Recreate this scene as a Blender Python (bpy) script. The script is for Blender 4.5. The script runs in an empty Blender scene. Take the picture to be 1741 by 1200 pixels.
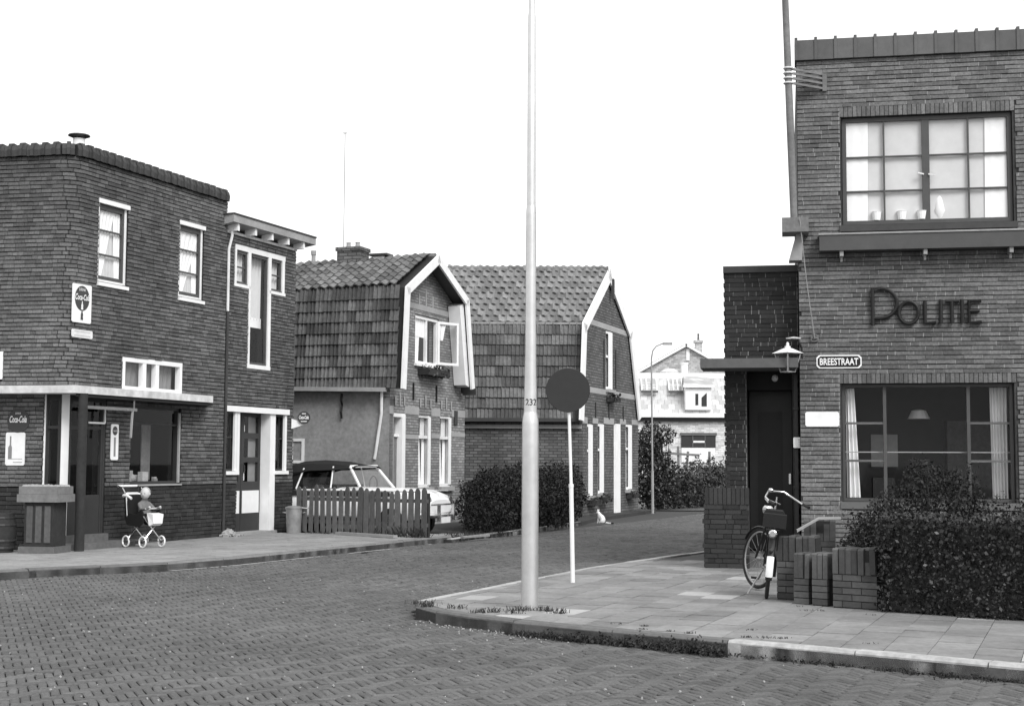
import bpy, math, random
from mathutils import Vector, Matrix
R = math.radians
random.seed(7)
sc = bpy.context.scene
col = sc.collection
PAV = 0.12

# ------------------------------------------------------------------ camera
EYE = Vector((0, 0, 1.55))
th = math.atan(185 / 2400); ph = 0.0047
cF = Vector((0, math.cos(th), math.sin(th))); cU0 = Vector((0, -math.sin(th), math.cos(th)))
cR = Vector((1, 0, 0)) * math.cos(ph) + cU0 * math.sin(ph)
cU = Vector((-1, 0, 0)) * math.sin(ph) + cU0 * math.cos(ph)
cd = bpy.data.cameras.new('camera'); cam = bpy.data.objects.new('camera', cd); col.objects.link(cam)
cd.sensor_width = 36; cd.lens = 36 * 2400 / 1741; cd.clip_end = 3000
m = Matrix.Identity(4)
for i in range(3):
    m[i][0] = cR[i]; m[i][1] = cU[i]; m[i][2] = -cF[i]; m[i][3] = EYE[i]
cam.matrix_world = m
sc.camera = cam
def screen(p):                       # photograph pixel of a point; used only to pick the pieces that show largest
    v = Vector(p) - EYE; w = v.dot(cF)
    return (870.5 + 2400 * v.dot(cR) / w, 600 - 2400 * v.dot(cU) / w, w)

# ------------------------------------------------------------------ sky, sun, exposure (overcast, monochrome film)
SUN_EL, SUN_AZ = R(42), R(150)       # azimuth clockwise from +Y: behind the camera, to its right
w = bpy.data.worlds.new('World'); sc.world = w; w.use_nodes = True
nt = w.node_tree; nt.nodes.clear()
out = nt.nodes.new('ShaderNodeOutputWorld'); bg = nt.nodes.new('ShaderNodeBackground')
sky = nt.nodes.new('ShaderNodeTexSky'); sky.sky_type = 'NISHITA'; sky.sun_disc = False
sky.sun_elevation = SUN_EL; sky.sun_rotation = SUN_AZ; sky.dust_density = 4
bw = nt.nodes.new('ShaderNodeRGBToBW')
mx = nt.nodes.new('ShaderNodeMix'); mx.data_type = 'FLOAT'
mx.inputs[0].default_value = 0.85; mx.inputs[3].default_value = 8.3       # even cloud cover over the clear sky
nt.links.new(sky.outputs[0], bw.inputs[0]); nt.links.new(bw.outputs[0], mx.inputs[2])
nt.links.new(mx.outputs[0], bg.inputs[0]); bg.inputs[1].default_value = 0.10
nt.links.new(bg.outputs[0], out.inputs[0])
sl = bpy.data.lights.new('sun', 'SUN'); so = bpy.data.objects.new('sun', sl); col.objects.link(so)
sl.energy = 1.5; sl.angle = R(25); sl.color = (1, 1, 1)
sd = Vector((math.sin(SUN_AZ) * math.cos(SUN_EL), math.cos(SUN_AZ) * math.cos(SUN_EL), math.sin(SUN_EL)))
so.rotation_euler = sd.to_track_quat('Z', 'Y').to_euler()
vs = sc.view_settings
vs.view_transform = 'Standard'; vs.look = 'None'; vs.exposure = 0.80; vs.gamma = 1; vs.use_curve_mapping = False
sc.render.resolution_x, sc.render.resolution_y = 1024, 705

# ------------------------------------------------------------------ materials (all grey: black and white photograph)
MATS = {}
def mat(name, v, rough=0.85, var=0.15, nscale=6.0, bump=0.0, bscale=60.0, piece=0.0, stain=0.0, sscale=1.2,
        metal=0.0, spec=0.3, course=None, streak=0.0):
    """v base grey; var fine mottling; piece tone spread per brick/tile; stain large weathering in world space."""
    if name in MATS: return MATS[name]
    mt = bpy.data.materials.new(name); mt.use_nodes = True; MATS[name] = mt
    n = mt.node_tree.nodes; l = mt.node_tree.links
    b = n['Principled BSDF']; b.inputs['Roughness'].default_value = rough; b.inputs['Metallic'].default_value = metal
    b.inputs['Specular IOR Level'].default_value = spec
    geo = n.new('ShaderNodeNewGeometry'); tc = n.new('ShaderNodeTexCoord')
    def math_(op, a, c):
        k = n.new('ShaderNodeMath'); k.operation = op
        for i, q in ((0, a), (1, c)):
            if isinstance(q, (int, float)): k.inputs[i].default_value = q
            else: l.new(q, k.inputs[i])
        return k.outputs[0]
    def noise(sc_, det=4, src=None, rg=0.6):
        t = n.new('ShaderNodeTexNoise'); t.inputs['Scale'].default_value = sc_; t.inputs['Detail'].default_value = det
        t.inputs['Roughness'].default_value = rg
        l.new(src or geo.outputs['Position'], t.inputs['Vector']); return t.outputs[0]
    f = math_('ADD', math_('MULTIPLY', math_('SUBTRACT', noise(nscale), 0.5), var * 4), 1.0)
    if piece:
        oi = n.new('ShaderNodeObjectInfo')
        r = math_('FRACT', math_('ADD', oi.outputs['Random'], geo.outputs['Random Per Island']), 0)
        f = math_('MULTIPLY', f, math_('ADD', math_('MULTIPLY', math_('SUBTRACT', r, 0.5), piece * 2), 1.0))
    if stain:
        f = math_('MULTIPLY', f, math_('ADD', math_('MULTIPLY', math_('SUBTRACT', noise(sscale, 5), 0.5), stain * 4), 1.0))
    if streak:
        mp = n.new('ShaderNodeMapping'); mp.inputs['Scale'].default_value = (1, 1, 0.06); l.new(geo.outputs['Position'], mp.inputs[0])
        f = math_('MULTIPLY', f, math_('ADD', math_('MULTIPLY', math_('SUBTRACT', noise(9, 4, mp.outputs[0]), 0.5), streak * 4), 1.0))
    height = None
    if course:                                       # far brickwork, too small to pick the bricks apart
        ch, bl, mv, depth = course
        sx = n.new('ShaderNodeSeparateXYZ'); l.new(tc.outputs['Object'], sx.inputs[0])
        cb = n.new('ShaderNodeCombineXYZ'); l.new(math_('ADD', sx.outputs[0], sx.outputs[1]), cb.inputs[0]); l.new(sx.outputs[2], cb.inputs[1])
        bt = n.new('ShaderNodeTexBrick'); l.new(cb.outputs[0], bt.inputs['Vector'])
        bt.inputs['Scale'].default_value = 1; bt.inputs['Brick Width'].default_value = bl; bt.inputs['Row Height'].default_value = ch
        bt.inputs['Mortar Size'].default_value = ch * 0.13; bt.inputs['Mortar Smooth'].default_value = 0.2
        bt.inputs['Color1'].default_value = (.72,) * 3 + (1,); bt.inputs['Color2'].default_value = (1.28,) * 3 + (1,)
        bt.inputs['Mortar'].default_value = (mv,) * 3 + (1,)
        rb = n.new('ShaderNodeRGBToBW'); l.new(bt.outputs['Color'], rb.inputs[0])
        f = math_('MULTIPLY', f, rb.outputs[0])
        height = math_('MULTIPLY', math_('SUBTRACT', 1.0, bt.outputs['Fac']), depth)
    g = math_('MAXIMUM', math_('MULTIPLY', f, v), v * 0.12)
    cb2 = n.new('ShaderNodeCombineColor')
    for i in range(3): l.new(g, cb2.inputs[i])
    l.new(cb2.outputs[0], b.inputs['Base Color'])
    if bump or height is not None:
        bp = n.new('ShaderNodeBump'); bp.inputs['Distance'].default_value = 1.0; bp.inputs['Strength'].default_value = 1.0
        h = math_('MULTIPLY', noise(bscale, 3), bump * 0.01) if bump else None
        if height is not None: h = math_('ADD', h, height) if h is not None else height
        l.new(h, bp.inputs['Height']); l.new(bp.outputs[0], b.inputs['Normal'])
    return mt
def glass_mat(name, ior):
    mt = bpy.data.materials.new(name); mt.use_nodes = True; MATS[name] = mt
    n = mt.node_tree.nodes; l = mt.node_tree.links; n.remove(n['Principled BSDF'])
    t = n.new('ShaderNodeBsdfTransparent'); t.inputs[0].default_value = (.97, .97, .97, 1)
    g = n.new('ShaderNodeBsdfGlossy'); g.inputs['Roughness'].default_value = 0.02
    fr = n.new('ShaderNodeFresnel'); fr.inputs[0].default_value = ior
    ms = n.new('ShaderNodeMixShader'); gi = n.new('ShaderNodeNewGeometry'); iv = n.new('ShaderNodeMath'); iv.operation = 'SUBTRACT'; iv.inputs[0].default_value = 1; l.new(gi.outputs['Backfacing'], iv.inputs[1])
    mu = n.new('ShaderNodeMath'); mu.operation = 'MULTIPLY'; l.new(fr.outputs[0], mu.inputs[0]); l.new(iv.outputs[0], mu.inputs[1])   # a thin pane mirrors only on its outer face
    l.new(mu.outputs[0], ms.inputs[0]); l.new(t.outputs[0], ms.inputs[1]); l.new(g.outputs[0], ms.inputs[2])
    l.new(ms.outputs[0], n['Material Output'].inputs[0]); return mt
glass_mat('glass', 1.30); glass_mat('brightened_glass', 1.45)  # same glass: mirror strength raised to brighten upper panes, kept low for dark ones
mat('shop_brick', .112, .85, .36, 38, .5, 70, piece=.32, stain=.42, sscale=.42, streak=.09)
mat('shop_pointing', .07, .9, .2, 40, .2, 80, stain=.3)
mat('plinth_brick', .032, .85, .25, 45, .3, 90, piece=.35, stain=.3, sscale=1.2)
mat('plinth_pointing', .085, .9, .3, 20, .2, 80, stain=.5, sscale=2)
mat('shop_mortar', .008, .95, .2, 30, .3, 80)
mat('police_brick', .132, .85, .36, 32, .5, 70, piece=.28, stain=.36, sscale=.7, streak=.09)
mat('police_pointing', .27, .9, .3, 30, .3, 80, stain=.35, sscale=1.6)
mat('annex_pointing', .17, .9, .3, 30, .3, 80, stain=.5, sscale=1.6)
mat('police_shaded_mortar', .045, .95, .3, 30, .3, 80, stain=.5, sscale=1.3)  # pale mortar darkened: shadow of the raked bed joints is put in its colour
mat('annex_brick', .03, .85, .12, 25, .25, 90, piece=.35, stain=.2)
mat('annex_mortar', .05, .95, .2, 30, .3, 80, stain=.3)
mat('garden_brick', .075, .85, .15, 25, .3, 90, piece=.35, stain=.25, sscale=2.5)
mat('garden_mortar', .025, .95, .2, 30, .3, 80)
mat('coping', .105, .75, .12, 9, .1, piece=.15, stain=.1, sscale=3)
mat('coping_dark', .05, .8, .12, 9, .1, piece=.2, stain=.12, sscale=3)
mat('white_paint', .78, .5, .04, 7, .03, 40, stain=.05, sscale=3)
mat('old_white', .68, .6, .08, 9, .05, 40, stain=.16, sscale=2.5)
mat('dirty_white', .55, .7, .15, 9, .1, 40, stain=.34, sscale=3.2)
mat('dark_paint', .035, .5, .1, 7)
mat('mid_paint', .07, .55, .1, 7, stain=.08)
mat('curtain', .86, .9, .03, 5)
mat('net_curtain', .60, .9, .06, 6)
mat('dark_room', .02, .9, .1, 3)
mat('house_brick', .235, .85, .14, 14, .1, 60, stain=.24, sscale=.9, course=(.066, .215, .5, .012))
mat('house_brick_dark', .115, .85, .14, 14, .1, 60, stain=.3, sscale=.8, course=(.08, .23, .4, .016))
mat('stone_band', .32, .8, .1, 12, .1, stain=.15)
mat('plaster', .235, .9, .2, 12, .2, 30, stain=.32, sscale=.75, streak=.05)
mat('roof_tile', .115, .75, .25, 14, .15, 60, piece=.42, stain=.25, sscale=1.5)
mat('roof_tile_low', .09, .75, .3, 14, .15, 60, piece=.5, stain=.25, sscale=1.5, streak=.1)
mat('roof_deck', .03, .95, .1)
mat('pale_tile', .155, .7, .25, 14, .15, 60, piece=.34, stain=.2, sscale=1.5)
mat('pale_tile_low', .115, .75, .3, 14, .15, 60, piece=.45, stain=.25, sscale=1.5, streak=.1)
mat('concrete', .30, .85, .12, 14, .12, 60, stain=.2, sscale=2)
mat('road_brick', .094, .8, .30, 40, .4, 120, piece=.22, stain=.30, sscale=.38)
mat('road_bed', .05, .95, .25, 30, .3, 80)
mat('far_road', .10, .85, .15, 12, .3, 30, stain=.14, sscale=.6)
mat('paving_tile', .195, .8, .18, 20, .15, 90, piece=.17, stain=.28, sscale=1.6)
mat('paving_left', .25, .8, .16, 20, .15, 90, piece=.08, stain=.22, sscale=1.0)
mat('paving_bright', .36, .8, .12, 20, .15, 90, stain=.1)
mat('sand_joint', .09, .95, .2, 30, .2)
mat('kerb_dark', .12, .85, .18, 16, .2, 60, stain=.2, sscale=3)
mat('kerb_light', .36, .85, .18, 16, .25, 60, stain=.28, sscale=4)
mat('kerb_mid', .17, .85, .18, 16, .2, 60, stain=.2, sscale=3)
mat('earth', .035, .95, .3, 12, .8, 20, stain=.2)
mat('ground', .10, .95, .2, 5, .3, 10, stain=.2)
mat('grass', .03, .8, .2, 30, piece=.4)
mat('leaf', .022, .45, .2, 8, piece=.5, stain=.3, spec=.45)
mat('leaf_dark', .017, .6, .2, 8, piece=.5, stain=.3, spec=.25)  # darker, less glossy leaves for the shrubs
mat('leaf_mid', .05, .6, .2, 8, piece=.5, stain=.2, spec=.4)
mat('twig', .05, .9)
mat('steel_grey', .60, .40, .08, 14, stain=.12, sscale=2.5, metal=.75, spec=.5, streak=.05)
mat('pole_white', .74, .45, .05, 8, stain=.05)
mat('sign_back', .024, .55, .1, 12, stain=.06)
mat('black', .012, .5, .1)
mat('rubber', .018, .7, .1)
mat('chrome', .6, .25, .02, metal=1)
mat('zinc', .34, .45, .15, 14, stain=.25, sscale=5, metal=.4)
mat('wood_grey', .17, .85, .2, 20, .2, 60, stain=.18, sscale=3, streak=.12)
mat('fence_wood', .10, .85, .2, 18, .2, 60, piece=.25, stain=.2, sscale=3, streak=.12)
mat('wood_dark', .03, .85, .2, 18, .2, 60, stain=.2, sscale=3)
mat('enamel_white', .80, .3, .04, 9, stain=.06, sscale=6)
mat('enamel_red', .045, .35, .05, 9)
mat('print_grey', .22, .5, .1, 9)
mat('far_white', .80, .8, .05, 6, stain=.06)
mat('overexposed_wall', .62, .9, .1, 6, stain=.12, course=(.08, .24, .82, .004))  # distant overexposure is put into these pale wall and tile colours
mat('overexposed_tile', .52, .85, .1, 8, piece=.2, stain=.14)
mat('overexposed_grey', .42, .9, .1, 6, stain=.12, course=(.12, .26, .84, .004))
mat('skin', .50, .6, .03)
mat('cloth', .16, .9, .15, 30)
mat('hair', .30, .7, .15, 60)
mat('car_white', .78, .25, .02, 5, stain=.04, spec=.5)
mat('car_dark', .03, .25, .02, 5, spec=.5)
mat('canvas', .010, .9, .15, 40)
mat('plant_pale', .4, .8, .3, 30)
mat('goods', .4, .8, .4, 18)

# ------------------------------------------------------------------ mesh helpers
class MB:
    def __init__(s): s.v = []; s.f = []; s.M = None
    def add(s, vs_, fs):
        o = len(s.v)
        s.v += [tuple(s.M @ Vector(p)) for p in vs_] if s.M else [tuple(p) for p in vs_]
        s.f += [tuple(o + i for i in f) for f in fs]; return s
    def box(s, x0, x1, y0, y1, z0, z1):
        return s.add([(x0,y0,z0),(x1,y0,z0),(x1,y1,z0),(x0,y1,z0),(x0,y0,z1),(x1,y0,z1),(x1,y1,z1),(x0,y1,z1)],
                     [(0,3,2,1),(4,5,6,7),(0,1,5,4),(1,2,6,5),(2,3,7,6),(3,0,4,7)])
    def obox(s, M, hx, hy, hz, back=True):
        p = [(-hx,-hy,-hz),(hx,-hy,-hz),(hx,hy,-hz),(-hx,hy,-hz),(-hx,-hy,hz),(hx,-hy,hz),(hx,hy,hz),(-hx,hy,hz)]
        fs = [(0,3,2,1),(4,5,6,7),(0,1,5,4),(1,2,6,5),(3,0,4,7)] + ([(2,3,7,6)] if back else [])
        return s.add([M @ Vector(q) for q in p], fs)
    def beam(s, a, b, w, h, up=(0, 0, 1)):
        a = Vector(a); b = Vector(b); d = b - a; L = d.length; d.normalize()
        u = Vector(up); x = d.cross(u)
        if x.length < 1e-4: x = d.cross(Vector((0, 1, 0)))
        x.normalize(); u = x.cross(d)
        M = Matrix((( x.x,d.x,u.x,0),(x.y,d.y,u.y,0),(x.z,d.z,u.z,0),(0,0,0,1))); M.translation = (a + b) / 2
        return s.obox(M, w / 2, L / 2, h / 2)
    def quad(s, *p): return s.add(p, [tuple(range(len(p)))])
    def tube(s, pts, r, n=8, closed=False, cap=True):
        pts = [Vector(p) for p in pts]; k = len(pts); rs = r if isinstance(r, (list, tuple)) else [r] * k
        vs_ = []; prev = None
        for i, p in enumerate(pts):
            a = pts[(i - 1) % k] if (closed or i) else p; b = pts[(i + 1) % k] if (closed or i < k - 1) else p
            t = (b - a).normalized()
            if prev is None: x = t.orthogonal().normalized()
            else:
                x = prev - t * prev.dot(t)
                x = x.normalized() if x.length > 1e-5 else t.orthogonal().normalized()
            prev = x; y = t.cross(x)
            for j in range(n):
                q = 2 * math.pi * j / n; vs_.append(p + (x * math.cos(q) + y * math.sin(q)) * rs[i])
        fs = []
        for i in range(k if closed else k - 1):
            i2 = (i + 1) % k
            for j in range(n):
                j2 = (j + 1) % n; fs.append((i*n+j, i*n+j2, i2*n+j2, i2*n+j))
        if cap and not closed: fs += [tuple(range(n - 1, -1, -1)), tuple((k - 1) * n + j for j in range(n))]
        return s.add(vs_, fs)
    def lathe(s, prof, n=24, c=(0, 0, 0), axis='z'):
        vs_ = []; fs = []
        for r, z in prof:
            for j in range(n):
                q = 2 * math.pi * j / n; a, b_ = r * math.cos(q), r * math.sin(q)
                vs_.append((c[0]+a, c[1]+b_, c[2]+z) if axis == 'z' else (c[0]+a, c[1]-z, c[2]+b_) if axis == 'y' else (c[0]+z, c[1]+a, c[2]+b_))
        for i in range(len(prof) - 1):
            for j in range(n):
                j2 = (j + 1) % n; fs.append((i*n+j, i*n+j2, (i+1)*n+j2, (i+1)*n+j))
        fs += [tuple(range(n - 1, -1, -1)), tuple((len(prof) - 1) * n + j for j in range(n))]
        return s.add(vs_, fs)
    def prism(s, pts, y0, y1):                       # pts in the x-z plane
        k = len(pts)
        return s.add([(x, y0, z) for x, z in pts] + [(x, y1, z) for x, z in pts],
                     [tuple(range(k)), tuple(range(2 * k - 1, k - 1, -1))] + [(i, k + i, k + (i + 1) % k, (i + 1) % k) for i in range(k)])
    def slab(s, pts, z0, z1):                        # pts in the x-y plane
        k = len(pts)
        return s.add([(x, y, z1) for x, y in pts] + [(x, y, z0) for x, y in pts],
                     [tuple(range(k)), tuple(range(2 * k - 1, k - 1, -1))] + [(i, k + i, k + (i + 1) % k, (i + 1) % k) for i in range(k)])
    def ball(s, c, r, n=10):
        prof = [(max(r[0] * math.sin(math.pi * i / n), 1e-4), -math.cos(math.pi * i / n)) for i in range(n + 1)]
        vs_ = []; fs = []
        for q, z in prof:
            for j in range(2 * n):
                t = math.pi * j / n; vs_.append((c[0] + q * math.cos(t), c[1] + q * math.sin(t) * r[1] / r[0], c[2] + z * r[2]))
        for i in range(n):
            for j in range(2 * n):
                j2 = (j + 1) % (2 * n); fs.append((i*2*n+j, i*2*n+j2, (i+1)*2*n+j2, (i+1)*2*n+j))
        return s.add(vs_, fs)
    def mesh(s, name, material, smooth=False):
        me = bpy.data.meshes.new(name); me.from_pydata(s.v, [], s.f)
        if material: me.materials.append(MATS[material])
        if smooth: me.polygons.foreach_set('use_smooth', [True] * len(me.polygons)); me.update(); me.set_sharp_from_angle(angle=R(42))
        me.update(); return me
    def build(s, name, material, parent=None, smooth=False, kind=None):
        o = bpy.data.objects.new(name, s.mesh(name, material, smooth)); col.objects.link(o); o.parent = parent
        if kind: o['kind'] = kind
        return o
def link(name, me, parent=None, M=None, loc=None):
    o = bpy.data.objects.new(name, me); col.objects.link(o); o.parent = parent
    if M is not None: o.matrix_local = M
    if loc is not None: o.location = loc
    return o
def tag(o, label, cat, group=None):
    o['label'] = label; o['category'] = cat
    if group: o['group'] = group
    return o
def thing(name, label, cat, loc=(0, 0, 0), rz=0, group=None):
    o = bpy.data.objects.new(name, None); col.objects.link(o); o.location = loc; o.rotation_euler = (0, 0, rz)
    o.empty_display_size = .1
    return tag(o, label, cat, group)
def struct(o): o['kind'] = 'structure'; return o
def rotz(a, x, y): return (x * math.cos(a) - y * math.sin(a), x * math.sin(a) + y * math.cos(a))
def world(o, p):
    x, y = rotz(o.rotation_euler[2], p[0], p[1]); return Vector((o.location[0] + x, o.location[1] + y, o.location[2] + p[2]))
def text_mb(s, x0, x1, z0, z1, y, depth=.004, shear=0.0, bold=0.0):
    c = bpy.data.curves.new('lettering', 'FONT'); c.body = s; c.shear = shear; c.offset = bold; c.resolution_u = 3
    o = bpy.data.objects.new('lettering', c); col.objects.link(o)
    me = bpy.data.meshes.new_from_object(o.evaluated_get(bpy.context.evaluated_depsgraph_get()))
    xs = [v.co.x for v in me.vertices]; ys = [v.co.y for v in me.vertices]
    ax, bx, ay, by = min(xs), max(xs), min(ys), max(ys); b = MB()
    vs_ = [(x0 + (v.co.x - ax) / (bx - ax) * (x1 - x0), y, z0 + (v.co.y - ay) / (by - ay) * (z1 - z0)) for v in me.vertices]
    b.add(vs_, [tuple(p.vertices) for p in me.polygons])
    bpy.data.objects.remove(o); return b

# ------------------------------------------------------------------ walls
def straight(s): return (s, 0.0, 0.0)
def wall_core(parent, s0, s1, z0, z1, holes, material, thick=.25, path=straight, extra=(), name='wall'):
    S = sorted(set([s0, s1] + [h[0] for h in holes] + [h[1] for h in holes] + list(extra)))
    S = [q for q in S if s0 - 1e-6 <= q <= s1 + 1e-6]
    Z = sorted(set([z0, z1] + [h[2] for h in holes] + [h[3] for h in holes])); Z = [q for q in Z if z0 - 1e-6 <= q <= z1 + 1e-6]
    b = MB()
    def P(s_, z, d):
        x, y, a = path(s_); return (x - math.sin(a) * d, y + math.cos(a) * d, z)
    def solid(i, j):
        if not (0 <= i < len(S) - 1 and 0 <= j < len(Z) - 1): return False
        cs, cz = (S[i] + S[i+1]) / 2, (Z[j] + Z[j+1]) / 2
        return not any(h[0] < cs < h[1] and h[2] < cz < h[3] for h in holes)
    for i in range(len(S) - 1):
        for j in range(len(Z) - 1):
            if not solid(i, j): continue
            a, c, e, g = S[i], S[i+1], Z[j], Z[j+1]
            b.quad(P(a,e,0), P(c,e,0), P(c,g,0), P(a,g,0)); b.quad(P(a,e,thick), P(a,g,thick), P(c,g,thick), P(c,e,thick))
            if not solid(i-1, j): b.quad(P(a,e,0), P(a,g,0), P(a,g,thick), P(a,e,thick))
            if not solid(i+1, j): b.quad(P(c,e,0), P(c,e,thick), P(c,g,thick), P(c,g,0))
            if not solid(i, j-1): b.quad(P(a,e,0), P(a,e,thick), P(c,e,thick), P(c,e,0))
            if not solid(i, j+1): b.quad(P(a,g,0), P(c,g,0), P(c,g,thick), P(a,g,thick))
    return b.build(name, material, parent)
BRICKMESH = {}
def bricks(parent, root, s0, s1, z0, z1, holes, material, ch, lens, joint, proud=.012, path=straight, limit=300, jit=.002, depth=.03, vgap=None, skip=(), point=None):
    """brick courses; those that show largest become objects, the rest one joined part"""
    vg = joint if vgap is None else vgap
    rows = int(round((z1 - z0) / ch)); ch = (z1 - z0) / rows; items = []
    for r in range(rows):
        za = z0 + r * ch; zc = za + ch / 2
        iv = [(s0, s1)]
        for h in holes:
            if h[2] < zc < h[3]:
                nv = []
                for a, c in iv:
                    if h[1] <= a or h[0] >= c: nv.append((a, c)); continue
                    if h[0] > a: nv.append((a, h[0]))
                    if h[1] < c: nv.append((h[1], c))
                iv = nv
        for a, c in iv:
            s = a - (random.random() * .8 + .1) * lens[0]; first = True
            while s < c - .02:
                L = lens[0] if (len(lens) == 1 or random.random() < .68) else lens[1]
                p, q = max(s, a), min(s + L, c)
                if q - p > .035: items.append((p, q, zc, L))
                s += L
    full = []; rest = []
    for p, q, zc, L in items:
        x, y, a = path((p + q) / 2)
        wpt = world(root, (x, y, zc)); sx, sy, dd = screen(wpt)
        ok = abs((q - p) - L) < 1e-6 and 4 < sx < 1737 and 4 < sy < 1196 and not any(k[0] < sx < k[1] and k[2] < sy < k[3] for k in skip)
        (full if ok else rest).append((dd, p, q, zc, L, x, y, a))
    full.sort(); rest += full[limit:]; full = full[:limit]
    b = MB(); hz = (ch - joint) / 2
    for dd, p, q, zc, L, x, y, a in rest:
        pr = proud + random.uniform(-jit, jit) * 1.5
        M = Matrix.Translation((x, y, zc + random.uniform(-jit, jit) * .6)) @ Matrix.Rotation(a + random.uniform(-jit, jit) * 3, 4, 'Z') @ Matrix.Translation((0, depth / 2 - pr, 0))
        b.obox(M, (q - p - vg) / 2, depth / 2, hz + random.uniform(-jit, jit) * .4, back=False)
    b.build('brickwork', material, parent, kind='stuff')
    if point:                                        # flush upright joints between the bricks of a course
        b = MB()
        for p, q, zc, L in items:
            x, y, a = path(q); M = Matrix.Translation((x, y, zc)) @ Matrix.Rotation(a, 4, 'Z') @ Matrix.Translation((0, depth / 2 - proud + .003 + random.uniform(0, .005), 0))
            b.obox(M, vg / 2 + .001, depth / 2, hz * random.uniform(.9, 1.1), back=False)
        b.build('pointing', point, parent, kind='stuff')
    for dd, p, q, zc, L, x, y, a in full:
        key = (material, L, round(hz, 5), vg)
        if key not in BRICKMESH:
            BRICKMESH[key] = MB().obox(Matrix.Identity(4), (L - vg) / 2, depth / 2, hz, back=False).mesh('brick', material)
        pr = proud + random.uniform(-jit, jit) * 1.5
        link('brick', BRICKMESH[key], parent, Matrix.Translation((x, y, zc + random.uniform(-jit, jit) * .6)) @ Matrix.Rotation(a + random.uniform(-jit, jit) * 3, 4, 'Z') @ Matrix.Translation((0, depth / 2 - pr, 0)))
def soldier(parent, u0, u1, z0, z1, material, w=.062, y0=-.014, y1=.05, name='lintel'):
    """a course of upright bricks over an opening: a part whose bricks are sub-parts"""
    k = max(1, int(round((u1 - u0) / w))); w = (u1 - u0) / k
    base = MB().box(u0, u1, y0 + .012, y1, z0 + .004, z1 - .004).build(name, 'garden_mortar', parent)
    me = MB().box(-w / 2 + .004, w / 2 - .004, y0, y1 - .01, z0, z1).mesh('brick', material)
    for i in range(k):
        link('brick', me, base, loc=(u0 + w * (i + .5), random.uniform(-.002, .002), random.uniform(-.002, .002)))
    return base
def window(parent, u0, u1, z0, z1, y, material, fw=.05, bars_u=(), bars_z=(), bw=.03, fd=.06, name='window', sill=None, curtains=(), blind=None, glass=True, sm='white_paint', gm='glass'):
    """frame mesh with panes, sill and curtains as its pieces; y is the front of the frame (inward positive)"""
    b = MB()
    b.box(u0, u1, y, y + fd, z0, z0 + fw); b.box(u0, u1, y, y + fd, z1 - fw, z1)
    b.box(u0, u0 + fw, y + .001, y + fd, z0 + fw, z1 - fw); b.box(u1 - fw, u1, y + .001, y + fd, z0 + fw, z1 - fw)
    for q in bars_u:
        q, wq = q if isinstance(q, tuple) else (q, bw)
        b.box(q - wq / 2, q + wq / 2, y + .006, y + fd - .004, z0 + fw, z1 - fw)
    for q in bars_z: b.box(u0 + fw, u1 - fw, y + .009, y + fd - .007, q - bw / 2, q + bw / 2)
    o = b.build(name, material, parent)
    us = [u0 + fw] + [q[0] if isinstance(q, tuple) else q for q in bars_u] + [u1 - fw]; zs = [z0 + fw] + list(bars_z) + [z1 - fw]
    if glass:
        for i in range(len(us) - 1):
            for j in range(len(zs) - 1):
                t = random.uniform(-.003, .003)
                MB().quad((us[i], y + fd * .5 + t, zs[j]), (us[i+1], y + fd * .5 - t, zs[j]), (us[i+1], y + fd * .5 - t, zs[j+1]), (us[i], y + fd * .5 + t, zs[j+1])).build('pane', gm, o)
    if sill: MB().box(u0 - sill[0], u1 + sill[0], sill[1], y + fd, z0 - sill[2], z0 - .002).build('sill', sm, o)
    for c in curtains: drape(o, *c)
    return o
def drape(parent, a0, a1, b0, b1, z0, z1, y, material='curtain', folds=7, amp=.025, name='curtain'):
    """hanging cloth: top edge a0..a1, bottom edge b0..b1"""
    b = MB(); n = folds * 6; rows = 6; vs_ = []
    for r in range(rows + 1):
        t = r / rows
        for i in range(n + 1):
            q = i / n; x = (a0 + (a1 - a0) * q) * (1 - t) + (b0 + (b1 - b0) * q) * t
            vs_.append((x, y + amp * math.sin(q * folds * 2 * math.pi + t), z1 + (z0 - z1) * t))
    b.add(vs_, [(r*(n+1)+i, r*(n+1)+i+1, (r+1)*(n+1)+i+1, (r+1)*(n+1)+i) for r in range(rows) for i in range(n)])
    return b.build(name, material, parent, smooth=True)

# ------------------------------------------------------------------ foliage
def leaves(pts, size, mb=None, flat=0.0, aspect=.6):
    b = mb or MB()
    for p in pts:
        d = Vector((random.gauss(0, 1), random.gauss(0, 1), random.gauss(0, 1) + flat)); d.normalize()
        x = d.orthogonal().normalized(); x.rotate(Matrix.Rotation(random.uniform(0, 6.28), 3, d)); y = d.cross(x)
        s = size * (.45 + 1.35 * random.random() ** 2); p = Vector(p)
        b.quad(p - x * s, p - y * s * aspect, p + x * s, p + y * s * aspect)
    return b
def clump_points(centres, n, hollow=.45):
    out = []; tot = sum(r[0] * r[1] * r[2] for c, r in centres) ** 1
    for c, r in centres:
        k = int(n * r[0] * r[1] * r[2] / tot)
        for _ in range(k):
            d = Vector((random.gauss(0, 1), random.gauss(0, 1), random.gauss(0, 1))).normalized()
            q = hollow + (1 - hollow) * random.random() ** .6
            q *= 1 + .18 * math.sin(d.x * 7 + c[0] * 3) * math.sin(d.z * 6 + c[1]) + random.gauss(0, .05)
            z = c[2] + d.z * r[2] * q
            if z > .02: out.append((c[0] + d.x * r[0] * q, c[1] + d.y * r[1] * q, z))
    return out
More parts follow.
